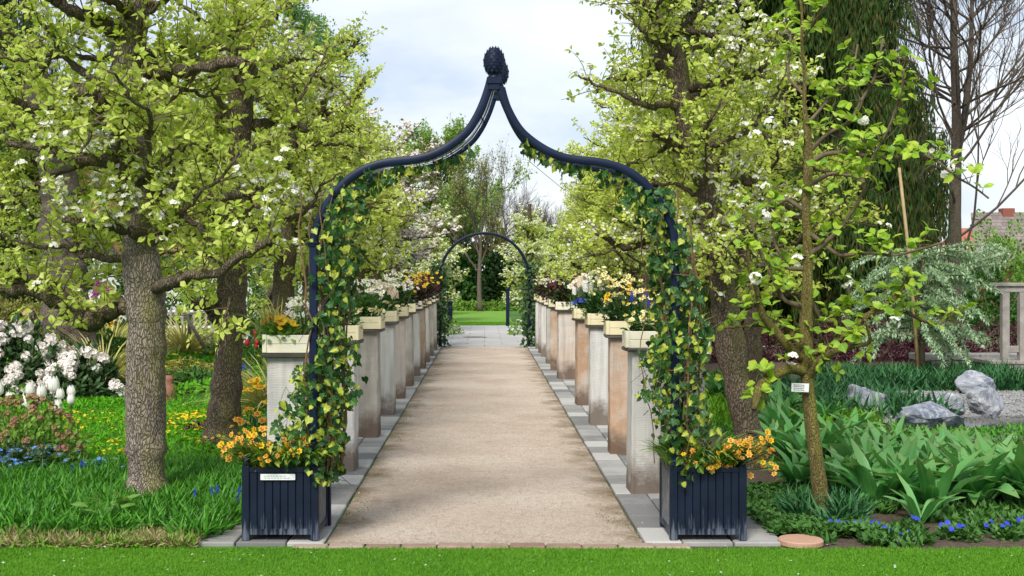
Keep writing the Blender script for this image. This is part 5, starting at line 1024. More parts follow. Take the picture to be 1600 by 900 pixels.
b = MB(); b.lathe([(0, .03), (.125, .03), (.132, .024), (.132, 0)], (0, 0, 0), 28); o = b.build('terracotta_disc', stone_mat('pale_terracotta', [(.42, .22, .14), (.52, .32, .22)], 8), None); o.location = (X(1251, D(852)), D(852), .01); tag(o, 'round flat terracotta disc lying at the front of the right bed', 'stepping disc')
# shore, pond, boulders, wall
SHORE = m_simple('grey_shingle', (.42, .42, .41), .9, .25, 40, .9, col2=(.24, .24, .235), dist=.02)
def shore_h(x, y): return pond_hole(x, y) + .014
sheet('shingle_shore', 4.3, 12, 11.6, 18.0, 0, SHORE, 80, 60, shore_h)
m, t_, b_, o_ = new_mat('pond_water'); b_.inputs['Base Color'].default_value = (.03, .03, .02, 1); b_.inputs['Roughness'].default_value = .06; b_.inputs['Specular IOR Level'].default_value = .6; bump(t_, b_, noise(t_, coords(t_), 6, 3), .12, .02); WATER = m
sheet('pond_water', 4.7, 9.2, 11.0, 15.0, -.10, WATER, 1, 1)
sv = None
n = 9000; x = rng.uniform(4.4, 9, n); y = rng.uniform(12.2, 17.8, n); b = MB(); b.scatter(T_st, np.column_stack([x, y, shore_h(x, y) + .005]), frames(rdir(n)), rng.uniform(.008, .028, n)); tag(b.build('shingle_stones', stone_mat('shingle', [(.2, .2, .2), (.38, .38, .37), (.55, .54, .52)], 20), None, kind='stuff'), 'grey loose shingle stones around the pond edge', 'shingle')
import mathutils.noise as mnoise
BOUL = stone_mat('blue_grey_boulder', [(.05, .065, .095), (.12, .15, .21), (.25, .27, .32), (.30, .32, .36), (.66, .66, .66)], 9, None, 1.2, .2, .75)
_t = BOUL.node_tree; _b = [n for n in _t.nodes if n.type == 'BSDF_PRINCIPLED'][0]; _src = _b.inputs['Base Color'].links[0].from_socket     # pale veins through the dark stone
_v = coords(_t); _w = noise(_t, _v, 3.5, 6, .6, 1.2); _k = mth(_t, 'SUBTRACT', 1, mth(_t, 'MULTIPLY', mth(_t, 'ABSOLUTE', mth(_t, 'SUBTRACT', _w, .5)), 26), True)
_t.links.new(mixc(_t, mth(_t, 'MULTIPLY', _k, .38), _src, (.62, .62, .62)), _b.inputs['Base Color'])
def boulder(label, px0, px1, pyt, pyb, seed, group='grey boulders by the pond'):
    d = D(pyb); bm = bmesh.new(); bmesh.ops.create_icosphere(bm, subdivisions=4, radius=1); W_ = (px1 - px0) / F * d / 2; H = (pyb - pyt) / F * d
    q = np.random.default_rng(seed); pl_ = unit(q.normal(0, 1, (16, 3))); of = q.uniform(.50, .86, 16)
    for v in bm.verts:
        c = np.array(v.co); c_in = Vector(c)
        for a, o in zip(pl_, of):
            s_ = c.dot(a)
            if s_ > o: c = c - a * (s_ - o) * .92
        c *= 1 + .10 * mnoise.fractal(c_in * 2.3 + Vector((seed, 0, 0)), 1.0, 2.0, 5) + q.normal(0, .006) + .03 * sin(c[0] * 9 + seed) * sin(c[2] * 11) + .02 * sin(c[1] * 17 + c[0] * 13); v.co = Vector((c[0] * W_ * 1.12, c[1] * W_ * .9, (c[2] * .66 + .36) * H * 1.15))
    me = bpy.data.meshes.new('boulder'); bm.to_mesh(me); bm.free(); me.materials.append(BOUL); me.polygons.foreach_set('use_smooth', [False] * len(me.polygons)); o = inst('boulder', me, None, (X((px0 + px1) / 2, d), d + W_ * .5, 0)); return tag(o, label, 'boulder', group)
boulder('low speckled boulder farthest left at the pond', 1318, 1400, 606, 650, 1); boulder('large rounded grey boulder in the middle behind the leaf clumps', 1405, 1515, 626, 676, 2); boulder('flat dark boulder behind the large rounded one', 1448, 1524, 614, 645, 3); boulder('tall blue grey boulder standing nearest the water', 1512, 1572, 606, 646, 4); boulder('pale angular boulder topmost at the right shore', 1494, 1556, 587, 618, 5)
LOWW = stone_mat('flat_wall_stone', [(.24, .23, .21), (.38, .36, .33), (.48, .46, .42)], 5, (.20, .21, .12))
wl = thing('dry_stone_wall', 'low dry stone wall of flat grey stones behind the pond', 'stone wall', (X(1480, 19.6), 19.6, 0)); zc = 0
for r in range(3):
    x = -.55 + (.2 if r % 2 else 0)
    while x < 2.6:
        l = R.uniform(.35, .75); b = MB(); b.bbox(x + .008, x + l - .008, -.22 + R.uniform(-.02, .02), .22, r * .115 + .003, r * .115 + .11, .014, jit=.004); b.build('stone', LOWW, wl); x += l
    
WOODG = m_simple('grey_bridge_timber', (.36, .33, .30), .85, .2, 9, .4, col2=(.24, .21, .19))
br = thing('wooden_footbridge', 'grey timber footbridge with railing at the right picture edge', 'footbridge', (X(1580, 18.6), 18.6, .30))
sc_x = 18.6 / F
b = MB(); b.bbox(-32 * sc_x, 2.4, -.06, .06, 1.13, 1.185, .008); b.build('handrail', WOODG, br)
b = MB(); b.bbox(-28 * sc_x, 2.4, -.03, .03, .90, 1.12, .006) if 0 else b.bbox(-28 * sc_x, 2.4, -.025, .025, 1.04, 1.125, .006); b.build('rail_board', WOODG, br)
for px in (-10, 17, 60, 110): b = MB(); b.bbox(px * sc_x - .055, px * sc_x + .055, -.055, .055, -.05, 1.035, .006); b.build('post', WOODG, br)
b = MB(); b.bbox(-6 * sc_x, 2.4, -.02, .02, .12, .22, .005); b.build('lower_rail', WOODG, br)
for k in range(14): b = MB(); b.bbox(-.35 + k * .2, -.16 + k * .2, -.07, 1.5, -.06, -.005, .006); b.build('deck_plank', WOODG, br)
b = MB(); b.bbox(-.3, 2.4, -.05, .0, -.22, -.065, .006); b.build('beam', WOODG, br)
blades('pond_reeds', REED, 5200, (4.9, 7.9, 16.6, 18.6), .36, .010, .25, T=BLADE2, label='dark green rushes in front of the low stone wall', cat='rushes')
blades('pond_reeds', REED, 2600, (3.0, 5.2, 13.4, 17), .36, .010, .3, T=BLADE2, label='dark green rushes right of the leaning pear trunk', cat='rushes')
blades('bank_grass', GRASS, 5000, (1.6, 4.2, 12.6, 19), .2, .012, .5, T=BLADE2, label='green grass bank behind the leaning pear trunk', cat='grass')
for i, px in enumerate((1130, 1200, 1290, 1380, 1470, 1560, 1640)):
    d = 22.5 + (i % 2) * .3; shrub('purple_hedge', 'dark purple barberry mound, ' + ('left end of the purple row beside the leaning trunk', 'second from the left in the purple row', 'behind the sapling in the purple row', 'in the middle of the purple row', 'behind the silver tree in the purple row', 'left of the bridge in the purple row', 'behind the bridge railing')[i], 'barberry bush', (X(px, d), d, 0), (.85, .5, .78), 2300, .06, PURPLE, LEAF, group='purple barberry mounds')
# silver weeping tree with its bamboo stake
dW = 18.2; bW = (X(1435, dW), dW, 0); t = thing('silver_weeping_tree', 'silvery green weeping tree with arching sprays behind the pond', 'small tree', bW); q = np.random.default_rng(5)
trk = TP([(1440, 595, 5), (1441, 520, 4.5), (1445, 440, 4), (1440, 400, 3)], dW, bW); b = MB(); b.tube([p[:3] for p in trk], [p[3] for p in trk], 10); b.build('trunk', TWIG, t, True); br_ = MB(); pl_ = []
for k in range(64):
    a = q.uniform(0, 2 * pi); z = q.uniform(.55, 2.0); L = q.uniform(.6, 1.35); dx = cos(a)
    if k < 5: pts = grow((0, 0, 1.2), (1, -.2 + .1 * k, .75), 1.5, 10, .1, -.02, q)
    else: pts = grow((0.02, 0, z), (dx, sin(a) * .8, q.uniform(.1, .7)), L, 10, .12, -.13, q)
    br_.qtube(pts, np.linspace(.012, .003, 11), 4)
    for f in np.arange(.5, 10, .28): i = int(f); p = pts[i] + (pts[i + 1] - pts[i]) * (f - i); tg = unit(pts[i + 1] - pts[i]); [pl_.append((p, unit(tg * .6 + rdirq(q, 1)[0]), q.uniform(.06, .10))) for _ in range(9)]
br_.build('branches', TWIG, t, kind='stuff'); b = MB(); b.scatter(T_leaf(.13, .04, .1), np.array([p[0] for p in pl_]), frames(np.array([p[1] for p in pl_])), np.array([p[2] for p in pl_])); b.build('foliage', SILVER, t, kind='stuff')
b = MB(); b.tube([P(1436, 598, 17.9), P(1424, 430, 17.9), P(1405, 262, 17.9)], [.03, .027, .022], 8); o = b.build('bamboo_stake', m_simple('bamboo', (.42, .30, .14), .6, .2, 8), None, True); tag(o, 'tall thin tan stake leaning in front of the silver tree', 'stake')

# ------------------------------------------------------------------ rear arch and posts
ra = thing('rear_arch', 'round dark metal arch closing the far end of the path', 'garden arch', (0, 26.75, 0)); r_ = .98
pts = [(-r_, 0, .0)] + [(-r_, 0, z) for z in np.linspace(.2, 1.5, 6)] + [(-r_ * cos(a), 0, 1.55 + .98 * sin(a)) for a in np.linspace(0, pi, 28)] + [(r_, 0, z) for z in np.linspace(1.5, .0, 7)]
for yy in (0, .35): b = MB(); b.tube([(p[0], yy, p[2]) for p in pts], .026, 8); b.build('hoop', IRON, ra, True)
for z in (.6, 1.2): 
    for s_ in (-1, 1): b = MB(); b.tube([(s_ * r_, 0, z), (s_ * r_, .35, z)], .012, 5); b.build('cross_rod', IRON, ra)
for s_, w_ in ((-1, 'left'), (1, 'right')):
    t = thing('climbing_ivy', 'dark ivy on the %s leg of the rear arch' % w_, 'ivy', (s_ * .98, 26.9, 0), 0); n = 750; z = rng.beta(1.3, 1.2, n) * 1.9; p = np.column_stack([rng.normal(-s_ * -.02, .10, n) - .0 * z, rng.normal(0, .16, n), z]); b = MB(); b.scatter(LEAF2, p, frames(rdir(n) + (0, -.3, -.5), (0, -1, .3)), rng.uniform(.06, .10, n)); b.build('ivy_leaves', DKLEAF, t, kind='stuff')
    b = MB(); b.tube([(0, 0, 0), (.03, .05, .6), (0, 0, 1.3), (-.02, .03, 1.9)], .012, 5); b.build('stem', TWIG, t)
    a = np.linspace(.12, .95, 260); 
    shrub('box_mound', 'small leafy mound with cream flowers at the %s foot of the rear arch' % w_, 'shrub', (s_ * 1.05, 32.4, 0), (.45, .4, .42), 900, .06, LIGHTLEAF, LEAF, [(WD, 14, .05, 0)])
for (px0, px1, pyt, w_) in ((699, 707, 473, 'left'), (790.5, 796, 453, 'right')):
    d = 37.6; t = thing('dark_blue_post', 'dark blue metal post on the %s at the edge of the far lawn' % w_, 'post', (X((px0 + px1) / 2, d), d, 0)); b = MB(); h = Z(pyt, d); w2 = (px1 - px0) / F * d / 2; b.bbox(-w2, w2, -.06, .06, .0, h, .01); b.build('shaft', IRON, t); b = MB(); b.bbox(-w2 - .02, w2 + .02, -.08, .08, h, h + .04, .01); b.build('cap', IRON, t)

# ------------------------------------------------------------------ distant trees
def fork(mb, p, d, L, r, depth, q, spread=.5, up=.06, kids_=3, ends=None, minr=.004, k=5, seg=5, wig=.08, shrink=.68):
    pts = grow(p, d, L, seg, wig, up, q); mb.qtube(pts, np.linspace(r, r * .6, seg + 1), max(3, k))
    if depth == 0 or r < minr:
        if ends is not None: ends.append(pts)
        return
    for i in range(kids_ + (q.random() < .4)):
        f = q.uniform(.35, 1) if i else 1.0; j = min(seg, int(f * seg)); dd = unit(pts[j] - pts[j - 1]); n = rdirq(q, 1)[0]; n = unit(n - dd * n.dot(dd))
        fork(mb, pts[j], unit(dd + n * q.uniform(.5, 1.3) * spread), L * shrink * q.uniform(.75, 1.15), r * .6, depth - 1, q, spread, up, kids_, ends, minr, k - 1, seg, wig, shrink)
def bare(name, label, cat, base, h, r, seed, depth=5, leaves=None, lean=0, first=.22, spread=.6, up=.08, leafn=5, leafs=.10, kids_=3, mat=TWIG_G, shrink=.72, limbs0=9, low=.3, kind_T=QUAD, limb_len=.42):
    q = np.random.default_rng(seed); t = thing(name, label, cat, base); tr = grow((0, 0, 0), (lean, 0, 1), h, 16, .025, .02, q); b = MB(); rr = r * (1 - .88 * np.linspace(0, 1, 17)); rr[0] *= 1.3; b.tube(tr, rr, 12, bump=.04); b.build('trunk', mat, t, True); ends = []; b = MB()
    for i in range(limbs0):
        f = low + (1 - low) * (i + .5) / limbs0; j = min(15, int(f * 16)); a = i * 2.4 + seed; fork(b, tr[j], (cos(a) * spread, sin(a) * spread, first * 3), h * limb_len * (1.1 - f * .75), max(.02, rr[j] * .5), depth, q, spread * .8, up, kids_, ends, shrink=shrink)
    b.build('branches', mat, t, kind='stuff')
    if leaves:
        p = []; 
        for e in ends:
            for _ in range(leafn): p.append(e[q.integers(1, len(e))] + q.normal(0, .07, 3))
        p = np.array(p); n = len(p); b = MB(); b.scatter(kind_T, p, frames(rdirq(q, n)), q.uniform(.6, 1.3, n) * leafs); b.build('foliage', leaves, t, kind='stuff')
    return t
# green birch-like tree, blossom trees, bare trees over the path end
bare('green_tree', 'fresh light green rounded tree rising above the left pear row', 'tree', (X(662, 62), 62, 0), 7.4, .26, 3, 4, m_leaf('birch_leaf', [(.20, .36, .06), (.30, .46, .10), (.36, .50, .14)], .4, .6, .2), leafn=16, leafs=.17, spread=.75, limbs0=13, low=.22, kids_=3)
bare('green_tree', 'second light green tree lower and left of the rounded one', 'tree', (X(592, 66), 66, 0), 6.2, .24, 4, 4, bpy.data.materials['birch_leaf'], leafn=7, leafs=.16, spread=.75, limbs0=11, low=.3)
bare('willow_tree', 'soft green tree behind the rear left blossom, right of the white tree', 'tree', (X(702, 57), 57, 0), 4.6, .16, 9, 4, bpy.data.materials['birch_leaf'], leafn=11, leafs=.15, spread=.6, limbs0=11, low=.15)
bl1 = pear('blossom_tree', 'tree thick with blush white blossom above the left row end', (-2.5, 27.6, 0), [(0, 0, 0, .16), (0, 0, 1.5, .13), (.1, 0, 3.2, .10), (0, 0, 4.7, .05)], [], 51, reach=1.6, z0=1.8, z1=4.7, nl=32, leafs=9000, blossom=1.5 if 0 else .98, leaf=.05, group='blossom trees beyond the avenue', mats=(BARK_D, TWIG, OLIVE, PETAL_P), cat='blossom tree', k_=7, bsz=.034)
dup(bl1, 'taller blush white blossom tree behind the first one at the left row end', (-2.4, 32.5, 0), 2.0, 1.08); dup(bl1, 'blossom tree further left behind the green pears', (-6.2, 37, 0), 4.0, 1.05)
f4 = pear('pear_tree', 'young blossoming pear left of the far lawn beyond the rear arch', (-1.72, 42, 0), gen[0], [], 55, reach=1.25, z0=.5, z1=3.4, nl=28, leafs=9000, blossom=.55, leaf=.075, mats=farm, k_=7, bsz=.030, group='pear trees beyond the crossing path')
dup(f4, 'blossoming pear right of the far lawn beyond the rear arch', (1.6, 42.6, 0), 2.2, 1.0); dup(f4, 'second blossoming pear further along the right of the far lawn', (1.8, 48, 0), 4.4, 1.0); dup(f4, 'second blossoming pear further along the left of the far lawn', (-2.2, 48.5, 0), 1.1, 1.0)
dup(f3, 'white blossoming pear in the right row just past the crossing path', (2.9, 33, 0), 1.9, .95)
for i, (px, d, h, lab) in enumerate(((750, 53.5, 5.4, 'slender half bare tree in the middle of the far lawn end'), (765, 72, 6.0, 'bare branching tree above the rear arch'), (835, 70, 4.6, 'bare twiggy tree right of the rear arch against the sky'), (800, 78, 5.4, 'bare tree far behind between the rows'), (880, 74, 4.6, 'bare tree behind the right pear row'))):
    bare('bare_tree', lab, 'bare tree', (X(px, d), d, 0), h, .12 + .07 * (i > 0), 60 + i, 5, m_leaf('sparse_bud', [(.3, .3, .1), (.36, .4, .12)], .4) if i == 0 else None, leafn=2, leafs=.10, spread=.42 if i == 0 else .62, limbs0=9, low=.28, kids_=3)
for i, (px, d, r, lab) in enumerate(((700, 56.5, (2.4, 1, 3.2), 'leafy evergreen mass left of the slender tree on the far lawn'), (760, 58, (2.6, 1, 3.7), 'twiggy olive thicket behind the slender tree'), (815, 56.5, (2.4, 1, 3.2), 'leafy evergreen mass right of the slender tree'), (640, 57, (3, 1, 3.2), 'light green shrub behind the left blossom trees'), (880, 57, (3, 1, 3.4), 'light green shrub behind the right row end'))):
    shrub('evergreen_hedge', lab, 'evergreen', (X(px, d), d, 0), r, 6000, .22, (MIDLEAF, OLIVE, DKLEAF, LIGHTLEAF, LIGHTLEAF)[i], LEAF, group='evergreens closing the far lawn')
for i, (px, w_) in enumerate(((700, 1.4), (735, 1.3), (772, 1.3), (812, 1.4))):
    shrub('bright_green_undergrowth', 'low bright green plants at the far lawn edge, ' + ('far left', 'left of the slender trunk', 'right of the slender trunk', 'far right')[i], 'undergrowth', (X(px, 54.6), 54.6, 0), (w_, .4, .45), 900, .12, LIGHTLEAF)
# tall bare larches on the right
lar = thing('bare_larch', 'tall bare twin-stemmed larch against the sky at the right', 'bare tree', (X(1493, 30), 30, 0)); q = np.random.default_rng(77); bt = MB(); bb_ = MB()
tr = np.array([(0, 0, 0), (-.03, 0, 2), (0, 0, 4), (.03, 0, 5.5), (-.05, 0, 7.5), (.0, 0, 9.5), (.02, 0, 12)]); bt.tube(smooth(tr, 40), np.linspace(.19, .04, 40), 12, bump=.05)
tr2 = smooth([(.03, 0, 4.6), (.25, 0, 5.6), (.38, 0, 7), (.42, 0, 9.0), (.45, 0, 11)], 24); bt.tube(tr2, np.linspace(.11, .02, 24), 8); bt.build('trunk', m_bark('larch_bark', (.17, .14, .11), (.08, .065, .05), (.1, .12, .03), .3, .7), lar, True)
for i in range(54):
    st = smooth(tr, 40) if i % 3 else tr2; f = q.uniform(.12 if i % 3 else .05, .98); p = st[int(f * (len(st) - 1))]; a = q.uniform(0, 2 * pi); L = (3.0 if p[2] < 6 else 2.0) * (1.15 - .5 * p[2] / 12)
    fork(bb_, p, (cos(a), sin(a) * .8, q.uniform(-.1, .9)), L, .035, 4, q, .5, .10, 3, None, .003, 4, 5, .12, .62)
bb_.build('branches', TWIG_G, lar, kind='stuff')
# weeping conifers
def weeper(label, base, h, wd, seed, n_l=60, L=2.6, mat=CONIF, zlo=.12, dens=1.0, sp=.24, tone=None):
    q = np.random.default_rng(seed); t = thing('weeping_conifer', label, 'conifer', base); tr = grow((0, 0, 0), (0, 0, 1), h, 14, .02, 0, q); b = MB(); b.tube(tr, np.linspace(.34, .05, 15), 12, bump=.05); b.build('trunk', BARK_D, t, True)
    br = MB(); Pn = []; Dn = []; Sn = []
    for i in range(n_l):
        f = zlo + (1 - zlo) * i / n_l; p = tr[min(14, int(f * 14))] + (0, 0, q.uniform(-.2, .2)); a = i * 2.4 + q.normal(0, .3); ln = wd * (1.05 - f * .38) * q.uniform(.55, 1.1); pts = grow(p, (cos(a), sin(a), .35), ln, 9, .09, -.05, q); br.qtube(pts, np.linspace(.05, .012, 10), 5)
        for j in range(int(ln * 9 * dens)):
            g = q.uniform(.15, 1) * 9; k = min(8, int(g)); s = pts[k] + (pts[k + 1] - pts[k]) * (g - k); l = q.uniform(.5, 1.0) * L * (.55 + .45 * (1 - f)); dx, dy = q.normal(0, .10, 2); m = int(l / .038)
            u = np.linspace(0, 1, m)[:, None]; st = s + q.normal(0, .06, 3) + np.hstack([dx * u * l, dy * u * l, -l * u]); side = q.normal(0, .05, (m, 3)) * (1, 1, .5); Pn.append(st + side); Dn.append(np.hstack([q.normal(0, .22, (m, 2)), -np.ones((m, 1))])); Sn.append(q.uniform(.6, 1.2, m) * sp)
    br.build('branches', BARK_D, t, kind='stuff'); Pn, Dn, Sn = np.vstack(Pn), np.vstack(Dn), np.concatenate(Sn); keep = Pn[:, 2] > .15; b = MB(); b.scatter(T_quad(.075, .03), Pn[keep], frames(Dn[keep], (0, -1, .2), .6), Sn[keep]); b.build('hanging_sprays', mat, t, kind='stuff'); return t
weeper('huge dark weeping conifer with hanging curtains behind the sapling', (X(1275, 27), 27, 0), 12.5, 2.7, 5, 110, 2.3, dens=3.4)
weeper('second dark weeping conifer filling in left of the huge one', (X(1095, 29), 29, 0), 12.5, 2.7, 6, 80, 2.4, dens=3.0)
weeper('narrower weeping conifer with a nodding top left of the bare larch', (X(1408, 28), 28, 0), 7.0, 1.5, 7, 54, 1.9, dens=3.6, sp=.22)
weeper('dark weeping conifer in the upper left corner behind the pears', (X(10, 34), 34, 0), 12, 2.6, 8, 60, 2.2, dens=1.6)
bare('larch_tree', 'light green feathery larch behind the second left pear tree', 'tree', (X(425, 32), 32, 0), 10.5, .2, 21, 4, m_leaf('larch_tuft', [(.16, .34, .10), (.26, .44, .16)], .4, .6, .2), leafn=12, leafs=.10, spread=.8, first=.02, up=-.04, limbs0=22, low=.2, limb_len=.17)
for i, (px, d, h, lab, mt) in enumerate(((1560, 40, 3.4, 'light green shrub under the bare larch', LIGHTLEAF), (1500, 36, 2.4, 'mid green shrub behind the silver tree', MIDLEAF), (1640, 44, 3.0, 'green shrub at the right picture edge', MIDLEAF), (1050, 33, 2.8, 'dark shrub under the weeping conifers', DKLEAF), (1240, 33, 2.2, 'dark low shrub below the huge conifer', DKLEAF), (1360, 32, 2.0, 'dark low shrub behind the silver tree', DKLEAF), (950, 40, 3.0, 'shrub behind the right row of pears', MIDLEAF), (480, 42, 3.2, 'shrub behind the left row of pears', MIDLEAF), (250, 38, 2.6, 'green shrub in front of the red-roofed house', MIDLEAF), (380, 36, 2.4, 'green shrub right of the red-roofed house', LIGHTLEAF))):
    shrub('garden_shrub', lab, 'shrub', (X(px, d), d, 0), (1.9, .9, h), 4200, .14, mt)
# far woods closing the horizon on both sides
def wood(label, x0, x1, y, h, n, mat, seed):
    q = np.random.default_rng(seed); b = MB(); x = q.uniform(x0, x1, n); hh = h * (.65 + .25 * np.sin(x * .5 + seed) + .12 * np.sin(x * 1.7)); z = hh * q.uniform(0, 1, n) ** .6; b.scatter(T_quad(.35), np.column_stack([x, y + q.normal(0, 1.5, n), z]), frames(rdirq(q, n)), q.uniform(.25, .6, n)); return tag(b.build('far_wood', mat, None, kind='stuff'), label, 'woodland')
wood('far green woodland edge closing the view on the left', -75, -3, 84, 5.5, 30000, MIDLEAF, 1); wood('far green woodland edge closing the view on the right', 3, 80, 84, 5.0, 30000, MIDLEAF, 2)

# ------------------------------------------------------------------ houses
TILE = stone_mat('red_roof_tile', [(.26, .07, .04), (.40, .12, .07), (.48, .19, .12)], 3, None, .3, .8); WHW = m_simple('white_render', (.72, .72, .70), .8, .08, 5, .2); BEAM = m_simple('black_timber', (.03, .03, .035), .7, .2); GLS, t_, b_, _ = new_mat('window_glass'); b_.inputs['Base Color'].default_value = (.05, .07, .09, 1); b_.inputs['Roughness'].default_value = .08
def roof_tiles(t, p0, ux, uy, nx, ny, mat, wx, wy, name='tile', lim=290):
    """rows of overlapping tiles on a slope: p0 lower corner, ux along the eaves, uy up the slope"""
    ux, uy = unit(ux), unit(uy); nn = unit(np.cross(ux, uy)); me = None; b = MB(); b.bbox(-wx * .48, wx * .48, -wy * .06, wy * 1.02, 0, .03, .006); me = b.mesh(name, mat); M3 = np.column_stack([ux, uy, nn]); c = 0; rest = MB()
    for j in range(ny):
        for i in range(nx):
            p = np.array(p0) + ux * ((i + .5 + (.5 if j % 2 else 0)) * wx) + uy * (j * wy) + nn * .03; Rr = M3 @ np.array(rotx(-.06))
            if c < lim: o = inst(name, me, t); M = Matrix(Rr.tolist()).to_4x4(); M.translation = Vector(p); o.matrix_basis = M; c += 1
            else: v = np.array([m_.co for m_ in me.vertices]); f = np.array([tuple(pp.vertices) for pp in me.polygons]); rest.add(v @ Rr.T + p, f)
    if rest.n: rest.build('roof_tiles', mat, t, kind='stuff')
hs = thing('house', 'white timbered house with a red tiled roof behind the left pears', 'house', (X(60, 45), 45, 0))
s45 = 45 / F; gx0, gx1 = -3.2, 2.8; eav = 2.6; ap = 6.6
b = MB(); b.box(gx0, gx1, 0, 6, 0, eav); b.add([(gx0, 0, eav), (gx1, 0, eav), ((gx0 + gx1) / 2, 0, ap), (gx0, 6, eav), (gx1, 6, eav), ((gx0 + gx1) / 2, 6, ap)], [(0, 1, 2), (3, 5, 4), (0, 2, 5), (0, 5, 3), (1, 4, 5), (1, 5, 2)]); b.build('wall', WHW, hs)
b = MB(); b.box(gx1 + .01, gx1 + 8.5, 1.2, 6, 0, 2.7); b.build('wing_wall', WHW, hs)
cxh = (gx0 + gx1) / 2
for (a, c) in (((gx0, eav), (gx1, eav)), ((gx0, 1.2), (gx1, 1.2)), ((gx0 + .9, 4.2), (gx1 - .9, 4.2)), ((cxh, 0), (cxh, ap - .3)), ((cxh - 1.4, 0), (cxh - 1.4, 4.6)), ((cxh + 1.4, 0), (cxh + 1.4, 4.6)), ((gx0 + .1, 0), (gx0 + .1, eav)), ((gx1 - .1, 0), (gx1 - .1, eav)), ((cxh, 2.6), (cxh - 1.4, 4.2)), ((cxh, 2.6), (cxh + 1.4, 4.2))):
    b = MB(); d_ = unit((c[0] - a[0], 0, c[1] - a[1])); n_ = np.array((-d_[2], 0, d_[0])) * .09; A, B_ = np.array((a[0], 0, a[1])), np.array((c[0], 0, c[1])); V = []; y_ = -.05 - .004 * R.random()
    for p in (A, B_):
        for s_ in (-1, 1):
            for yy in (y_, .01): V.append(p + n_ * s_ + (0, yy, 0))
    b.add(V, fixn(np.array(V), [(0, 1, 3), (0, 3, 2), (4, 6, 7), (4, 7, 5), (0, 4, 5), (0, 5, 1), (2, 3, 7), (2, 7, 6), (0, 2, 6), (0, 6, 4), (1, 5, 7), (1, 7, 3)], (A + B_) / 2)); b.build('timber', BEAM, hs)
for (x0, z0) in ((cxh - .95, 1.35), (cxh + .45, 1.35), (cxh + .45, 2.8), (cxh - .95, 2.8)):
    b = MB(); b.bbox(x0 - .04, x0 + .54, -.06, .0, z0 - .04, z0 + .94, .01); w_ = b.build('window', WHW, hs)
    for i in (0, 1): b = MB(); b.box(x0 + .02 + i * .25, x0 + .23 + i * .25, -.066, -.061, z0 + .03, z0 + .87); b.build('pane', GLS, w_)
for s_ in (-1, 1):
    a = np.array((cxh, -.3, ap + .12)); e = np.array((cxh + s_ * 3.5, -.3, eav - .55)); b = MB(); V = [a, e, e + (0, 0, -.34), a + (0, 0, -.34), a + (0, .08, 0), e + (0, .08, 0), e + (0, .08, -.34), a + (0, .08, -.34)]
    b.add(V, fixn(np.array(V), [(0, 1, 2), (0, 2, 3), (4, 6, 5), (4, 7, 6), (0, 4, 5), (0, 5, 1), (3, 2, 6), (3, 6, 7), (1, 5, 6), (1, 6, 2)], sum(V) / 8)); b.build('verge_board', BEAM, hs)
    V = [a + (0, .09, 0), e + (0, .09, 0), e + (0, 6.4, 0), a + (0, 6.4, 0), a + (0, .09, -.1), e + (0, .09, -.1), e + (0, 6.4, -.1), a + (0, 6.4, -.1)]; b = MB(); b.add(V, fixn(np.array(V), [(0, 1, 2), (0, 2, 3), (4, 6, 5), (4, 7, 6), (0, 4, 5), (0, 5, 1), (1, 5, 6), (1, 6, 2)], sum(V) / 8)); b.build('roof', TILE, hs)
# wing roof facing the garden
p0 = np.array((gx1 + .1, .75, 2.45)); uy = unit((0, 1, .95)); L_ = 4.6
b = MB(); V = [p0, p0 + (8.6, 0, 0), p0 + (8.6, 0, 0) + uy * L_, p0 + uy * L_]; V += [v - np.array((0, 0, .12)) for v in V]; b.add(V, fixn(np.array(V), [(0, 1, 2), (0, 2, 3), (4, 6, 5), (4, 7, 6), (0, 4, 5), (0, 5, 1), (1, 5, 6), (1, 6, 2), (2, 6, 7), (2, 7, 3), (3, 7, 4), (3, 4, 0)], sum(V) / 8)); b.build('wing_roof', TILE, hs); roof_tiles(hs, p0 + (0, 0, .02), (1, 0, 0), uy, 33, 17, TILE, .26, .27)
# white gabled porch
b = MB(); px_ = X(182, 42) - X(60, 45); b.box(px_ - .45, px_ + .45, -3, -.5, 0, 1.7); V = [(px_ - .5, -3.02, 1.7), (px_ + .5, -3.02, 1.7), (px_, -3.02, 2.3), (px_ - .5, -.5, 1.7), (px_ + .5, -.5, 1.7), (px_, -.5, 2.3)]; b.add(V, fixn(np.array(V), [(0, 1, 2), (3, 5, 4), (0, 2, 5), (0, 5, 3), (1, 4, 5), (1, 5, 2)], np.mean(V, 0))); b.build('porch', WHW, hs)
b = MB(); b.box(px_ - .95, px_ - .5, -.3, 1.19, 0, 2.0); b.build('dark_door', GLS, hs)
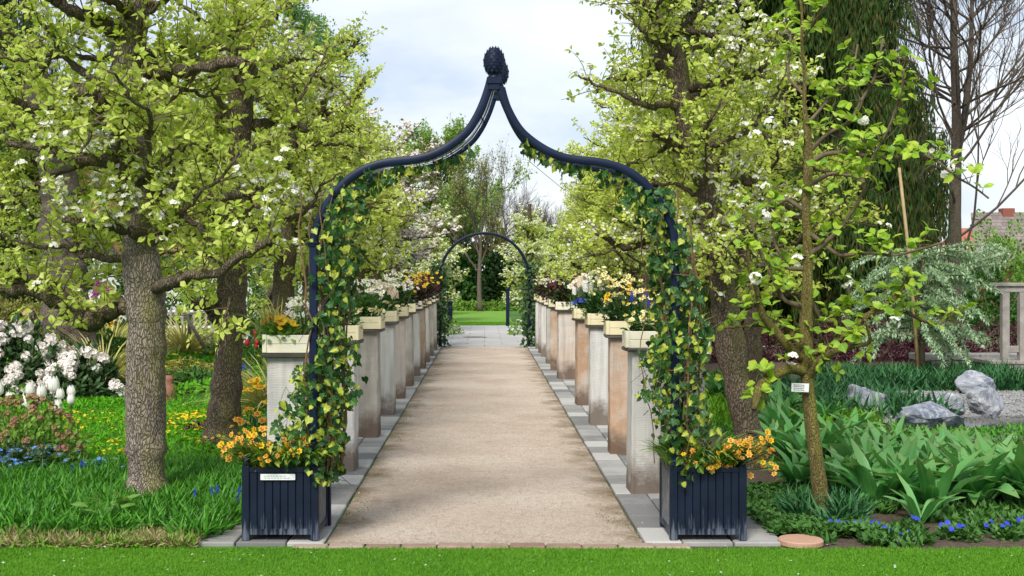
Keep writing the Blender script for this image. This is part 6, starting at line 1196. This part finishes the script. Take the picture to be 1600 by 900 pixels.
# pale picket fence glimpsed between the left trunks
fn = thing('picket_fence', 'pale picket fence glimpsed right of the leaning stake', 'fence', (X(320, 31), 31, 0)); 
for k in range(12): b = MB(); b.bbox(-.9 + k * .15, -.84 + k * .15, -.01, .01, .02, .72, .005); b.build('picket', STK, fn)
for z in (.25, .65): b = MB(); b.bbox(-.95, .85, .012, .04, z, z + .06, .005); b.build('rail', WHW, fn)
GT = stone_mat('grey_brown_tile', [(.16, .13, .12), (.25, .21, .19)], 3, None, .3, .6)
h2 = thing('house', 'low house with a grey brown roof behind the footbridge', 'house', (X(1590, 60), 60, 0)); b = MB(); b.box(-2.0, 9, 0, 6, 0, 2.3); b.build('wall', m_simple('red_brick_wall', (.30, .10, .07), .9, .2, 20), h2)
p0 = np.array((-2.3, -.5, 2.2)); uy = unit((0, 1, .75)); b = MB(); V = [p0, p0 + (11.5, 0, 0), p0 + (11.5, 0, 0) + uy * 4.4, p0 + (1.2, 0, 0) + uy * 4.4]; V += [v - np.array((0, 0, .12)) for v in V]; b.add(V, fixn(np.array(V), [(0, 1, 2), (0, 2, 3), (4, 6, 5), (4, 7, 6), (0, 4, 5), (0, 5, 1), (1, 5, 6), (1, 6, 2), (2, 6, 7), (2, 7, 3), (3, 7, 4), (3, 4, 0)], sum(V) / 8)); b.build('roof', GT, h2); roof_tiles(h2, p0 + (1.2, 0, .02), (1, 0, 0), uy, 19, 14, GT, .3, .31)
b = MB(); b.box(.4, 1.0, 2.6, 3.2, 4.0, 5.05); b.build('chimney', bpy.data.materials['red_brick_wall'], h2)
b = MB(); b.bbox(-.3, 9, -.52, -.48, 2.02, 2.2, .01); b.build('gutter', m_simple('red_trim', (.35, .03, .05), .5), h2)
h3 = thing('house', 'orange roofed house partly hidden behind the bare larch', 'house', (X(1555, 75), 75, 0)); b = MB(); b.box(-2, 2.2, 0, 5, 0, 3.0); b.build('wall', WHW, h3)
V = [(-2.3, -.4, 2.9), (2.5, -.4, 2.9), (1.4, 2.5, 4.6), (-1.3, 2.5, 4.6), (-2.3, 5.4, 2.9), (2.5, 5.4, 2.9)]; b = MB(); b.add(V, fixn(np.array(V), [(0, 1, 2), (0, 2, 3), (4, 3, 2), (4, 2, 5), (0, 3, 4), (1, 5, 2), (0, 4, 5), (0, 5, 1)], np.mean(V, 0))); b.build('roof', TILE, h3)
